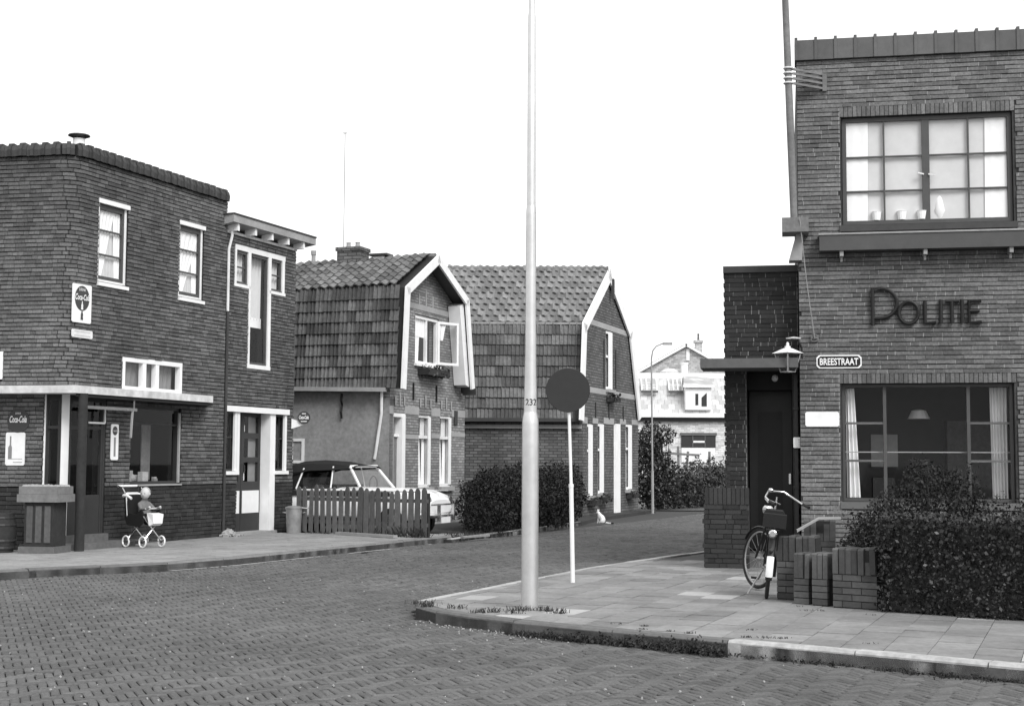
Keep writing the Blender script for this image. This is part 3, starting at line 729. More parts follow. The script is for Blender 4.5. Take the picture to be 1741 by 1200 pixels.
soldier(WW, 0, .605, .985, 1.21, 'annex_brick')
b = MB(); 
for i in range(13): b.box(-.012 - (.02 if i in (4, 9) else 0), .04, -.01, .3, .13 + i * .066, .186 + i * .066)
b.build('corner_bricks', 'annex_brick', WW, kind='stuff')

# clipped hedge in front of the police station, shrubs behind it
HG = thing('clipped_hedge', 'dense dark clipped hedge along the pavement before the police station', 'hedge', (3.55, 13.80, PAV), R(-35.5))
pts = []; HL, HD, HH = 4.6, .75, .90
for _ in range(38000):
    q = random.random()
    if q < .60: p = (random.uniform(0, HL), random.gauss(.03, .03), random.uniform(0, HH))
    elif q < .86: p = (random.uniform(0, HL), random.uniform(0, HD), HH + random.gauss(-.01, .022))
    elif q < .95: p = (random.gauss(.03, .03), random.uniform(0, HD), random.uniform(0, HH))
    else: p = (random.uniform(0, HL), random.uniform(.03, .3), random.uniform(0, HH))
    pts.append((p[0], p[1] + .02 * math.sin(p[0] * 5 + p[2] * 4) + (.03 if p[2] < .15 else 0), p[2] + .015 * math.sin(p[0] * 6)))
leaves(pts, .0165).build('foliage', 'leaf', HG)
b = MB()
for i in range(60):
    x = random.uniform(.1, HL); b.tube([(x, .3, -.02), (x + random.uniform(-.1, .1), .25, .4), (x + random.uniform(-.2, .2), random.uniform(.1, .6), .86)], [.012, .009, .003], 4)
for i in range(90):
    x, y = random.uniform(0, HL), random.uniform(.0, HD); b.tube([(x, y, HH - .1), (x + random.gauss(0, .02), y + random.gauss(0, .02), HH + random.uniform(.0, .06))], [.003, .0015], 4)
b.build('stems', 'twig', HG)
leaves([(random.uniform(0, HL), random.uniform(-.01, HD), HH + abs(random.gauss(0, .035))) for _ in range(1500)], .015).build('shoots', 'leaf', HG, kind='stuff')
MB().box(.08, HL - .05, .10, HD - .08, .02, HH - .07).build('inner_growth', 'leaf', HG)
shrub('rounded_shrub', 'dark rounded shrub rising before the large police station window', 'shrub', (4.75, 16.0, PAV),
      [((0, 0, .75), (.65, .45, .72)), ((-.55, .1, .5), (.5, .4, .55)), ((.5, -.1, .55), (.5, .4, .55)), ((.1, .1, 1.05), (.4, .35, .36))], 21000, .016, 'leaf_dark')
shrub('side_shrub', 'low dark shrub between garden wall and police station window', 'shrub', (3.92, 15.6, PAV),
      [((0, 0, .42), (.30, .35, .44)), ((.25, .1, .55), (.30, .35, .5))], 8000, .016, 'leaf_dark')
shrub('end_shrub', 'dark shrub behind the hedge at the right picture edge', 'shrub', (5.75, 15.2, PAV),
      [((0, 0, .55), (.6, .4, .62)), ((.55, .0, .5), (.5, .4, .55))], 12000, .016, 'leaf_dark')

# ================================================================== CORNER SHOP (left)
SH = thing('corner_shop', 'two storey dark brick corner shop with white canopy band and dark entrance', 'building', (*shop_o, 0), shop_a)
RR = .3; TURN = R(79.3); TT = RR * math.tan(TURN / 2); ARC = RR * TURN; dL = (math.cos(R(100.7)), math.sin(R(100.7)))
P0 = (dL[0] * TT, dL[1] * TT); CC = (P0[0] + RR * math.sin(TURN), P0[1] + RR * math.cos(TURN))
def spath(s):
    if s <= 0: return (dL[0] * (TT - s), dL[1] * (TT - s), -TURN)
    if s < ARC: h = -TURN + s / RR; return (CC[0] + RR * math.sin(h), CC[1] - RR * math.cos(h), h)
    return (TT + s - ARC, 0, 0)
su = lambda u: u - TT + ARC
sl = lambda l: TT - l
def onpath(s, d, z): x, y, a = spath(s); return (x + math.sin(a) * d, y - math.cos(a) * d, z)     # d outwards
def shop_w(p): v = world(SH, p); return (v.x, v.y, v.z)
ENT = (sl(.40), su(.98), 0, 2.60)
holes = [(su(.65), su(1.43), 4.49, 5.90), (su(2.94), su(3.71), 4.49, 5.90), (su(1.37), su(3.10), 2.76, 3.30), (su(1.64), su(3.11), 1.12, 2.50), ENT, (sl(2.3), sl(1.15), 2.84, 3.31)]
arcs = [ARC * i / 8 for i in range(9)]
sw = wall_core(SH, sl(3.2), su(4.47), 0, 6.52, holes, 'shop_mortar', .25, spath, arcs)
bricks(sw, SH, sl(3.2), su(4.47), 1.11, 6.50, holes, 'shop_brick', .0685, (.195, .095), .015, .020, spath, limit=220, jit=.004, vgap=.008, skip=[(0, 60, 600, 1000)], point='shop_pointing')
bricks(sw, SH, sl(3.2), su(4.47), .12, 1.10, holes, 'plinth_brick', .0685, (.195, .095), .010, .020, spath, limit=80, jit=.004, vgap=.009, skip=[(0, 60, 600, 1000)], point='plinth_pointing')
e3 = (dL[0] * 3.2, dL[1] * 3.2)
b = MB(); b.quad((4.47, .25, 0), (4.47, 4, 0), (4.47, 4, 6.52), (4.47, .25, 6.52)); b.quad((4.47, 4, 0), (*e3, 0), (*e3, 6.52), (4.47, 4, 6.52)); b.build('outer_wall', 'shop_mortar', SH)
MB().slab([(e3[0] + .1, e3[1]), (.2, .2), (4.4, .1), (4.4, 3.9)], 6.2, 6.4).build('flat_roof', 'roof_deck', SH)
MB().slab([(e3[0] + .3, e3[1] - .05), (.35, .32), (4.4, .28), (4.4, 3.9)], 3.4, 3.5).build('upper_floor', 'dark_room', SH)
MB().quad((-.1, 2.2, .1), (4.4, 2.2, .1), (4.4, 2.2, 3.4), (-.1, 2.2, 3.4)).build('room_wall', 'dark_room', SH)
# coping of half round tiles
ct = MB(); prof = [(-.075, 6.50), (-.085, 6.60), (-.06, 6.68), (0, 6.70), (.2, 6.69), (.3, 6.5)]
k = len(prof); rib = [(-.10, 6.50), (-.11, 6.61), (-.07, 6.715), (0, 6.735), (.2, 6.72), (.3, 6.5)]
for x0, x1, pp in ((-.098, .098, prof), (-.028, .028, rib)):
    ct.add([(x0, p, q) for p, q in pp] + [(x1, p, q) for p, q in pp], [tuple(range(k)), tuple(range(2*k - 1, k - 1, -1))] + [(j, k + j, k + j + 1, j + 1) for j in range(k - 1)])
ct = ct.mesh('coping_tile', 'coping_dark'); s = sl(3.1)
while s < su(4.5):
    x, y, a = spath(s); link('coping_tile', ct, SH, Matrix.Translation((x, y, random.uniform(-.006, .006))) @ Matrix.Rotation(a + random.gauss(0, .02), 4, 'Z')); s += .199
# upper windows
for a, c, d0, d1 in ((.65, 1.43, .50, .30), (2.94, 3.71, .75, .35)):
    o = window(SH, a, c, 4.50, 5.90, .02, 'white_paint', .055, [], [], .03, .08, sill=(.02, -.05, .06), gm='brightened_glass')
    MB().box(a - .02, c + .03, -.03, .019, 5.83, 5.905).build('lintel_board', 'white_paint', o)
    b = MB(); q0, q1, r0, r1 = a + .057, c - .057, 4.558, 5.826
    b.box(q0, q1, .03, .07, r0, r0 + .06); b.box(q0, q1, .03, .07, r1 - .085, r1); b.box(q0, q0 + .02, .03, .07, r0 + .06, r1 - .085); b.box(q1 - .05, q1, .03, .07, r0 + .06, r1 - .085)
    for z in (4.98, 5.39): b.box(q0 + .02, q1 - .05, .035, .065, z - .014, z + .014)
    b.build('sash', 'mid_paint', o)
    drape(o, a + .05, a + .05 + d0, a + .05, a + .05 + d1 * .5, 4.56, 5.80, .088, 'curtain', 5, .008); drape(o, c - .30, c - .03, c - .22, c - .03, 4.56, 5.80, .088, 'curtain', 4, .008)
    drape(o, a + .04, c - .04, a + .04, c - .04, 4.56, 5.80, .105, 'net_curtain', 9, .004, 'net_curtain')
# transom light over the canopy
o = window(SH, 1.37, 3.10, 2.735, 3.305, -.02, 'white_paint', .075, [(1.99, .10), (2.36, .10)], [], .05, .10)
drape(o, 1.44, 3.03, 1.44, 3.03, 2.80, 3.23, .16, 'print_grey', 12, .01)
o = window(SH, -2.3, -1.15, 2.85, 3.30, -.02, 'white_paint', .07); o.matrix_local = Matrix.Rotation(-TURN, 4, 'Z')
# shop window with goods
o = window(SH, 1.645, 3.105, 1.135, 2.49, .03, 'dark_paint', .05, [], [2.18], .03, .08, sill=(.02, -.05, .03), sm='concrete')
MB().box(3.06, 3.10, -.01, .025, 1.15, 2.4).build('white_strip', 'stone_band', o)
MB().box(1.7, 3.05, .14, .75, 1.10, 1.15).build('display_shelf', 'wood_grey', o)
MB().box(2.55, 2.80, .42, .44, 1.2, 2.2).build('price_board', 'wood_grey', o)
for i in range(16):
    x = random.uniform(1.75, 2.95); y = random.uniform(.2, .6); r = random.uniform(.04, .085)
    bb = MB()
    if i % 3: bb.ball((x, y, 1.15 + r), (r, r, r * .9), 6)
    else: bb.box(x - r, x + r, y - r * .6, y + r * .6, 1.151, 1.151 + r * random.uniform(1.5, 3.2))
    g_ = bb.build('grocery_item', random.choice(['goods', 'concrete', 'print_grey', 'plant_pale']), None); g_.parent = SH
MB().box(1.385, 1.64, .06, .10, .13, 2.5).build('dark_panel', 'dark_paint', SH)
# entrance at the cut corner
ent = MB(); x, y, z = onpath(sl(.385), -.02, 0)
def stile(s, d, wdt, z0, z1, material, name, dep=.06):
    x, y, a = spath(s); M = Matrix.Translation((x, y, 0)) @ Matrix.Rotation(a, 4, 'Z') @ Matrix.Translation((0, -d, 0))
    q = MB(); q.box(-wdt / 2, wdt / 2, 0, dep, z0, z1); oo = q.build(name, material, SH); oo.matrix_local = M; return oo
stile(sl(.385), .0, .035, .3, 2.6, 'white_paint', 'door_jamb'); stile(.2, .03, .12, .28, 2.6, 'white_paint', 'corner_board', .05)
stile(su(.95), 0, .05, .25, 2.6, 'dark_paint', 'door_jamb')
for s0, s1 in ((sl(.36), .13), (.27, su(.92))):
    pa = onpath(s0, -.03, 0); pb = onpath(s1, -.03, 0); d_ = MB()
    for q_ in (.02, .98): d_.beam((pa[0] + (pb[0] - pa[0]) * q_, pa[1] + (pb[1] - pa[1]) * q_, .3), (pa[0] + (pb[0] - pa[0]) * q_, pa[1] + (pb[1] - pa[1]) * q_, 2.6), .05, .05)
    for z0, z1 in ((.3, .95), (.95, .98), (2.05, 2.1), (2.5, 2.6)): d_.beam((pa[0], pa[1], (z0 + z1) / 2), (pb[0], pb[1], (z0 + z1) / 2), .04, z1 - z0)
    dd = d_.build('door', 'dark_paint', SH)
    MB().quad((pa[0], pa[1], .98), (pb[0], pb[1], .98), (pb[0], pb[1], 2.5), (pa[0], pa[1], 2.5)).build('pane', 'glass', dd)
pa, pb = onpath(su(.52), .02, 2.22), onpath(su(.93), .02, 2.22)
b = MB(); b.beam((*pa[:2], 2.16), (*pb[:2], 2.16), .02, .03); b.beam((*pb[:2], 2.16), (*pb[:2], 2.42), .02, .03); b.build('fanlight_frame', 'old_white', SH)
# steps
b = MB(); 
for s0, s1, d, z1 in ((sl(.55), su(1.35), .38, .22), (sl(.42), su(1.0), .10, .34)):
    pts_ = [onpath(s0 + (s1 - s0) * i / 10, d, 0)[:2] for i in range(11)] + [onpath(s0 + (s1 - s0) * i / 10, -.3, 0)[:2] for i in range(10, -1, -1)]
    b.slab(pts_, .0, z1)
b.build('doorstep', 'kerb_dark', SH)
# canopy band
n1 = (-math.sin(TURN), -math.cos(TURN)); yy = -.45; xx = (.45 - n1[1] * yy) / n1[0]
e1 = onpath(sl(3.2), .45, 0)[:2]; e2 = onpath(sl(3.2), 0, 0)[:2]
outer = [e1, (xx, yy), (3.46, -.45)]; inner = [(3.46, .0), (TT, .02), (.12, .12), (P0[0] + .02, P0[1]), e2]
cp = MB().slab([outer[0], outer[1], outer[2], inner[0], inner[1], inner[2], inner[3], inner[4]], 2.60, 2.722).build('canopy', 'dirty_white', SH)
MB().slab([(xx + .05, yy + .03), (3.5, -.42), (3.9, -.02), (.3, -.02)], 2.55, 2.597).build('soffit', 'wood_dark', SH)
# blind rail hanging under the canopy
BR_ = MB().beam((-.20, -.40, 2.39), (1.27, -.40, 2.39), .03, .05).build('blind_rail', 'wood_grey', SH)
MB().beam((1.16, -.40, 2.37), (1.13, -.40, 1.92), .035, .02).build('blind_strap', 'stone_band', SH)
MB().beam((-.1, -.40, 2.41), (-.1, -.40, 2.6), .02, .02).beam((1.2, -.40, 2.41), (1.2, -.40, 2.6), .02, .02).build('rail_hanger', 'wood_grey', SH)
x, y = rotz(-shop_a, -6.79 + 7.146, 22.36 - 22.696)
MB().tube([(x, y, .1), (x, y, 2.6)], [.078, .072], 14).build('canopy_post', 'wood_dark', SH, True)
# roof vent
VP = thing('roof_vent', 'pale round vent pipe with dark cap on the corner shop roof', 'roof vent', shop_w((2.2, 1.7, 6.4)), 0)
MB().lathe([(.11, 0), (.11, .98)], 16).build('pipe', 'far_white', VP, True); MB().lathe([(.03, .96), (.20, 1.03), (.19, 1.05), (.02, 1.08)], 18).build('cap', 'dark_paint', VP, True)

# enamel advertisement signs
def shop_sign(name, label, s, d, z0, w_, h, material='enamel_white', cut=.02, group='enamel advertisement signs'):
    x, y, a = spath(s); p = onpath(s, d, z0); X = world(SH, p); aa = shop_a + a
    lx, ly = rotz(aa, -w_ / 2, 0); return plate(name, label, (X.x + lx, X.y + ly, z0), aa, w_, h, material, cut, .012, group)
def disc(parent, cx, cz, rx, rz, y, material, name='disc', n=28, dep=.003):
    b = MB(); b.add([(cx + rx * math.cos(6.2832 * i / n), y, cz + rz * math.sin(6.2832 * i / n)) for i in range(n)] + [(cx + rx * math.cos(6.2832 * i / n), y + dep, cz + rz * math.sin(6.2832 * i / n)) for i in range(n)],
          [tuple(range(n))] + [(i, n + i, n + (i + 1) % n, (i + 1) % n) for i in range(n)]); return b.build(name, material, parent)
def bottle(parent, cx, z0, h, y, material):
    p = [(.16, 0), (.17, .1), (.13, .3), (.16, .45), (.13, .6), (.06, .78), (.06, 1)]
    return MB().prism([(cx + q * h, z0 + r * h) for q, r in p] + [(cx - q * h, z0 + r * h) for q, r in p[::-1]], y, y + .002).build('bottle_picture', material, parent)
t = shop_sign('bottle_sign', 'white upright soft drink sign with dark oval high on the shop corner', su(.24), .03, 3.774, .46, .63)
disc(t, .23, .40, .175, .205, -.0155, 'enamel_red'); text_mb('Coca-Cola', .06, .41, .37, .47, -.019, shear=.25, bold=.02).build('lettering', 'enamel_white', t)
text_mb('DRINK', .15, .31, .52, .565, -.019).build('lettering', 'enamel_white', t); bottle(t, .23, .05, .17, -.019, 'enamel_red'); bottle(t, .23, .215, .14, -.019, 'enamel_white')
t = shop_sign('street_name_plate', 'faded white plate below the upright drink sign on the shop corner', su(.27), .03, 3.53, .52, .13, 'old_white', .02, None)
MB().box(.06, .46, -.0135, -.0125, .095, .102).box(.06, .46, -.0135, -.0125, .028, .035).build('faded_border', 'concrete', t)
p = shop_w(onpath(sl(.835), .02, 2.0)); aL = shop_a - TURN
t = thing('round_drink_sign', 'dark round soft drink sign on the left wall above a white poster', 'sign', (p[0], p[1], 1.985), aL, 'enamel advertisement signs')
disc(t, 0, .19, .195, .195, -.012, 'enamel_red', dep=.012); text_mb('Coca-Cola', -.15, .15, .16, .27, -.016, shear=.25, bold=.02).build('lettering', 'enamel_white', t); text_mb('DRINK', -.05, .05, .295, .325, -.016).build('lettering', 'enamel_white', t)
p = shop_w(onpath(sl(1.045), .02, 1.457))
t = plate('poster_sign', 'white rectangular enamel poster with faded bottle left of the shop entrance', p, aL, .34, .53, 'enamel_white', .02, .012, 'enamel advertisement signs')
MB().prism([(.05, .10), (.115, .10), (.115, .29), (.10, .33), (.10, .47), (.075, .47), (.075, .33), (.05, .29)], -.015, -.0135).build('bottle_picture', 'print_grey', t); MB().box(.14, .30, -.014, -.0132, .045, .055).box(.05, .3, -.014, -.0132, .1, .108).build('printed_line', 'print_grey', t)
t = shop_sign('thermometer_sign', 'narrow white upright drink sign on the brick pier beside the shop door', su(1.18), .03, 1.55, .20, .60)
disc(t, .10, .49, .065, .075, -.0155, 'enamel_red'); text_mb('Coca-Cola', .045, .155, .475, .51, -.019, shear=.25).build('lettering', 'enamel_white', t); MB().box(.075, .125, -.0145, -.0132, .06, .38).build('scale', 'print_grey', t)

# ================================================================== BRICK HOUSE WITH T SHAPED WINDOW
DH2 = thing('flat_roofed_house', 'flat roofed brick house with white T shaped window beside the corner shop', 'building', shop_w((4.47, .03, 0)), shop_a)
TL, TC, TR_ = (.35, .86, 4.98, 5.72), (.86, 1.63, 3.38, 5.72), (1.63, 2.18, 4.98, 5.72)
SL1, DR, SL2 = (.12, .55, 1.345, 2.585), (.55, 1.95, 0, 2.585), (1.95, 2.38, 1.345, 2.585)
hs = [TL, TC, TR_, SL1, DR, SL2]
hw = wall_core(DH2, 0, 2.65, 0, 5.98, hs, 'shop_mortar', .25)
bricks(hw, DH2, 0, 2.65, 1.11, 5.97, hs, 'shop_brick', .0685, (.195, .095), .015, .020, limit=220, jit=.004, vgap=.008, point='shop_pointing')
bricks(hw, DH2, 0, 2.65, .12, 1.10, hs, 'plinth_brick', .0685, (.195, .095), .010, .020, limit=60, jit=.004, vgap=.009, point='plinth_pointing')
MB().quad((2.65, .25, 0), (2.65, 4, 0), (2.65, 4, 5.98), (2.65, .25, 5.98)).build('outer_wall', 'shop_mortar', DH2)
MB().quad((2.65, 4, 0), (0, 4, 0), (0, 4, 5.98), (2.65, 4, 5.98)).build('rear_wall', 'shop_mortar', DH2)
MB().box(0, 2.64, .26, 3.9, 2.75, 2.9).build('upper_floor', 'dark_room', DH2); MB().quad((0, 2.2, .1), (2.6, 2.2, .1), (2.6, 2.2, 5.9), (0, 2.2, 5.9)).build('room_wall', 'dark_room', DH2)
ev = MB().add([(-.14, -.28, 6.09), (3.0, -.28, 6.09), (3.0, -.28, 6.235), (-.14, -.28, 6.235), (-.05, .4, 5.99), (3.0, .4, 5.99), (3.0, .4, 6.235), (-.05, .4, 6.235)],
         [(0,1,2,3),(4,7,6,5),(0,4,5,1),(3,2,6,7),(0,3,7,4),(1,5,6,2)]).build('eaves', 'concrete', DH2)
MB().box(-.15, 3.01, -.30, 3.9, 6.237, 6.262).build('roof_edge', 'coping_dark', DH2)
for i in range(5): MB().prism([(-.035, 5.95), (.035, 5.95), (.035, 6.085), (-.035, 6.085)], -.24, -.0).build('bracket', 'white_paint', ev).location = (.10 + i * .62, 0, 0)
MB().box(.0, 2.66, -.03, .02, 5.92, 5.97).build('moulding', 'old_white', DH2)
MB().tube([(.09, -.10, 6.08), (.09, -.10, 5.85), (.05, -.06, 5.6), (.05, -.06, 4.4)], .028, 8).build('downpipe', 'old_white', DH2, True); MB().tube([(.05, -.06, 4.4), (.05, -.06, .2)], .028, 8).build('downpipe', 'coping_dark', DH2, True)
tw = MB()
for x0, x1, z0, z1 in ((.33, 2.20, 5.64, 5.74), (.33, .385, 4.98, 5.64), (.80, .90, 4.98, 5.64), (.845, .90, 3.44, 4.98), (1.56, 1.66, 3.44, 5.64), (2.09, 2.18, 4.98, 5.64), (.32, .91, 4.92, 4.98), (1.60, 2.22, 4.92, 4.98), (.83, 1.68, 3.36, 3.44)):
    tw.box(x0, x1, -.03, .06, z0, z1)
tw = tw.build('window', 'white_paint', DH2)
for x0, x1, z0, z1 in ((.385, .80, 4.98, 5.64), (.90, 1.56, 3.44, 5.64), (1.66, 2.09, 4.98, 5.64)):
    b = MB(); b.box(x0, x1, .0, .05, z0, z0 + .05).box(x0, x1, .0, .05, z1 - .06, z1).box(x0, x0 + .03, .0, .05, z0 + .05, z1 - .06).box(x1 - .05, x1, .0, .05, z0 + .05, z1 - .06)
    if z0 > 4: b.box(x0 + .03, x1 - .05, .005, .045, 5.30, 5.325)
    b.build('sash', 'mid_paint', tw); MB().quad((x0 + .02, .03, z0), (x1 - .02, .028, z0), (x1 - .02, .028, z1), (x0 + .02, .03, z1)).build('pane', 'glass', tw)
drape(tw, .38, .80, .38, .80, 5.0, 5.62, .12, 'net_curtain', 4); drape(tw, 1.66, 2.1, 1.66, 2.1, 5.0, 5.62, .12, 'net_curtain', 4); drape(tw, .9, 1.56, .9, 1.56, 4.35, 5.6, .16, 'net_curtain', 6)
MB().quad((.9, .14, 4.2), (1.56, .14, 4.2), (1.56, .14, 4.40), (.9, .14, 4.40)).build('lace_edge', 'curtain', tw)
# door with side lights
MB().box(.10, 2.42, -.06, .10, 2.49, 2.60).build('door_lintel', 'white_paint', DH2)
MB().box(1.74, 1.94, -.02, .27, .13, 2.485).build('white_pier', 'white_paint', DH2)
MB().box(.52, .62, -.02, .09, 1.34, 2.485).build('door_post', 'white_paint', DH2); 
for x0, x1 in ((.13, .52), (1.945, 2.37)):
    o = window(DH2, x0, x1, 1.35, 2.485, .03, 'dark_paint', .04, [], [2.0], .025, .06, sill=(.03, -.07, .07))
    MB().box(x1 - .07, x1 + .012, -.02, .028, 1.352, 2.485).build('jamb', 'white_paint', o)
    MB().box(x0 + .06, x0 + .26, .16, .165, 1.45, 1.85).build('poster', 'print_grey', o); MB().box(x0 + .08, x0 + .18, .155, .159, 1.55, 1.8).build('poster', 'enamel_white', o)
    MB().quad((x0, .5, 1.3), (x1, .5, 1.3), (x1, .5, 2.5), (x0, .5, 2.5)).build('backing', 'dark_room', o)
MB().box(.40, .545, .001, .24, .1, 1.27).build('door_plinth', 'dark_paint', DH2)
for x0, x1 in ((.62, 1.02), (1.03, 1.735)):
    d_ = MB(); y0, y1 = .20, .25
    d_.box(x0, x0 + .09, y0, y1, .16, 2.485); d_.box(x1 - .09, x1, y0, y1, .16, 2.485)
    for z0, z1 in ((.16, .52), (.96, 1.14), (1.52, 1.62), (1.99, 2.10), (2.42, 2.485)): d_.box(x0 + .09, x1 - .09, y0 + .002, y1 - .002, z0, z1)
    dd = d_.build('door', 'dark_paint', DH2); MB().box(x0 + .05, x1 - .05, y0 - .012, y0 - .001, .52, .96).build('kick_panel', 'white_paint', dd)
    for z0, z1 in ((1.14, 1.52), (1.62, 1.99), (2.10, 2.42)):
        MB().quad((x0 + .09, y0 + .02, z0), (x1 - .09, y0 + .022, z0), (x1 - .09, y0 + .022, z1), (x0 + .09, y0 + .02, z1)).build('pane', 'glass', dd)
        MB().box(x0 + (x1 - x0) * .48, x1 - .10, y0 + .06, y0 + .065, z0, z1).build('blind', 'print_grey', dd)
    MB().box(x0 + .11, x0 + .20, y0 + .05, y0 + .055, 1.16, 1.30).build('sticker', 'enamel_white', dd); MB().box(x0 + .12, x0 + .19, y0 + .05, y0 + .055, 2.12, 2.25).build('sticker', 'enamel_white', dd)
MB().tube([(1.06, .19, 1.30), (1.06, .14, 1.32), (1.06, .14, 1.46), (1.06, .19, 1.48)], .012, 6).build('door_handle', 'chrome', DH2)
MB().box(.60, 1.9, -.12, .30, .05, .165).build('doorstep', 'concrete', DH2)
p = world(DH2, (2.58, -.30, 2.34))
t = thing('projecting_drink_sign', 'small dark round soft drink sign projecting over the door of the flat roofed house', 'sign', p, R(0), 'enamel advertisement signs')
disc(t, 0, .10, .13, .13, 0, 'enamel_red', dep=.03); text_mb('Coca-Cola', -.10, .10, .07, .145, -.004, shear=.25, bold=.03).build('lettering', 'enamel_white', t); MB().box(-.04, .04, -.003, -.001, .175, .19).box(-.06, .06, -.003, -.001, .015, .03).build('lettering', 'enamel_white', t)
MB().prism([(-.26, -.13), (-.02, -.05), (.05, -.03), (-.26, .08)], .04, .06).build('bracket', 'white_paint', t)
MB().box(1.95, 2.03, -.035, -.0, 2.62, 2.66).build('light_switch', 'dark_paint', DH2)
rb = MB()
for _ in range(60):
    x, y = random.gauss(.12, .16), -.12 - abs(random.gauss(0, .09)); r = random.uniform(.015, .045); z = PAV + max(0, .13 - .6 * math.hypot(x - .12, y + .1)) * random.random()
    rb.obox(Matrix.Translation((x, y, z + r * .5)) @ Matrix.Rotation(random.uniform(0, 3), 4, (random.random(), random.random(), random.random())), r, r * .8, r * .6)
rb = rb.build('rubble_heap', 'concrete'); rb.location = DH2.location; rb.rotation_euler = (0, 0, shop_a); tag(rb, 'small pale heap of rubble at the foot of the drainpipe', 'rubble')

# ================================================================== GABLED HOUSES
def tile_mesh(w, h, kind, name, material):
    n = 8; top = []; bot = []
    for i in range(n + 1):
        t = i / n
        if kind == 'pan': z = .026 * math.sin(2 * math.pi * t + .6) + .02
        else: z = .045 if t < .13 else (.034 if .45 < t < .56 else .006)
        top.append((t * w - w / 2, z))
    b = MB(); vs_ = []
    for y, dz in ((-.02, .045 if kind != 'pan' else .03), (h + .04, 0)):
        vs_ += [(x, y, z + dz) for x, z in top]
    vs_ += [(x, -.02, z - .004) for x, z in top]
    k = n + 1
    b.add(vs_, [(i, i + 1, k + i + 1, k + i) for i in range(n)] + [(2*k + i, 2*k + i + 1, i + 1, i) for i in range(n)])
    return b.mesh(name, material, kind == 'pan')
def tile_slope(parent, org, across, up, ncols, nrows, w, h, me, sag=0):
    ax = Vector(across).normalized(); uy = Vector(up).normalized(); nz = ax.cross(uy).normalized(); ay = nz.cross(ax)
    shear = uy                                        # rows climb along the real slope line, which may be skewed
    for r in range(nrows):
        for c in range(ncols):
            p = Vector(org) + ax * (c + .5) * w + shear * r * h + nz * random.uniform(0, .006)
            p.z += sag * math.sin(math.pi * c / max(1, ncols - 1))
            M = Matrix(((ax.x, ay.x, nz.x, 0), (ax.y, ay.y, nz.y, 0), (ax.z, ay.z, nz.z, 0), (0, 0, 0, 1)))
            M.translation = p
            link('roof_tile', me, parent, M @ Matrix.Rotation(random.gauss(0, .022), 4, 'Z') @ Matrix.Rotation(random.gauss(0, .02), 4, 'X') @ Matrix.Rotation(random.gauss(0, .025), 4, 'Y'))
def board(parent, pts, y0, y1, wdt, material, name='bargeboard'):
    """flat boards following a polyline in the x-z plane, hanging below it"""
    for a, c in zip(pts, pts[1:]):
        a = Vector(a); c = Vector(c); d = (c - a).normalized(); n = Vector((d.y, -d.x)); w0 = wdt
        if n.y > 0 and abs(n.y) > .3: n = -n
        MB().prism([tuple(a), tuple(c), tuple(c + n * w0), tuple(a + n * w0)], y0, y1).build(name, material, parent)
# first gabled house: front runs along local x, the side wall runs along local y
G1 = thing('gambrel_house', 'small gambrel roofed brick house with open upstairs casement window', 'house', (-2.70, 31.2, 0), R(70))
PROF = [(-.12, 3.15), (.02, 5.40), (1.80, 6.32), (3.62, 5.50), (4.30, 3.25)]
fh = [(.20, .80, .1, 2.62), (1.60, 2.32, .95, 2.64), (2.86, 3.58, .95, 2.66), (1.35, 2.75, 3.80, 4.95)]
f1 = wall_core(G1, 0, 4.45, 0, 3.2, [h for h in fh if h[3] < 3.2], 'house_brick', .25, name='front_wall')
b = MB()                                             # gable above
def gable_cell(x0, x1, z0, z1): b.quad((x0, 0, z0), (x1, 0, z0), (x1, 0, z1), (x0, 0, z1))
gable_cell(0.0, 1.35, 3.2, 4.95); gable_cell(2.75, 4.2, 3.2, 4.95); gable_cell(1.35, 2.75, 3.2, 3.80)
b.quad((0, 0, 4.95), (4.0, 0, 4.95), (3.60, 0, 5.44), (1.80, 0, 6.26), (.04, 0, 5.36))
for x in (1.35, 2.75): b.quad((x, 0, 3.8), (x, .25, 3.8), (x, .25, 4.95), (x, 0, 4.95))
b.quad((1.35, 0, 3.8), (2.75, 0, 3.8), (2.75, .25, 3.8), (1.35, .25, 3.8)); b.quad((1.35, 0, 4.95), (1.35, .25, 4.95), (2.75, .25, 4.95), (2.75, 0, 4.95))
b.build('gable_wall', 'house_brick', G1)
MB().box(0, .24, .26, 6.5, 0, 3.2).box(-.015, .25, .0, .255, .0, 2.95).build('side_wall', 'plaster', G1)
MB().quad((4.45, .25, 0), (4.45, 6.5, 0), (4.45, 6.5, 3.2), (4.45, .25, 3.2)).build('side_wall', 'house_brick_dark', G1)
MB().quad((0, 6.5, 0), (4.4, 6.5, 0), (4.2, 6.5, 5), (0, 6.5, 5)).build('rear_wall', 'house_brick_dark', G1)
MB().box(.25, 4.4, .3, 6.4, 2.85, 2.95).build('upper_floor', 'dark_room', G1); MB().quad((.25, 2.0, .1), (4.4, 2.0, .1), (4.0, 2.0, 5.2), (.25, 2.0, 5.2)).build('room_wall', 'dark_room', G1)
rf = MB(); y0, y1 = -.36, 6.5; dz = -.25
for (xa, za), (xb, zb) in zip(PROF, PROF[1:]):
    s_ = 0; rf.quad((xa, y0, za), (xb, y0, zb), (xb, y1, zb + (dz if zb > 6 else 0)), (xa, y1, za + (dz if za > 6 else 0)))
rf = rf.build('roof', 'roof_deck', G1)
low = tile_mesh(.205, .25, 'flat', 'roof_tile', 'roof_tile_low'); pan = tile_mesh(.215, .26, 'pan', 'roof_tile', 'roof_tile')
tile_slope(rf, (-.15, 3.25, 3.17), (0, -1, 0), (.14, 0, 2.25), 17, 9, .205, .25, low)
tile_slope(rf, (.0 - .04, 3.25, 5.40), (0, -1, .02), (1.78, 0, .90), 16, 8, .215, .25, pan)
b = MB()
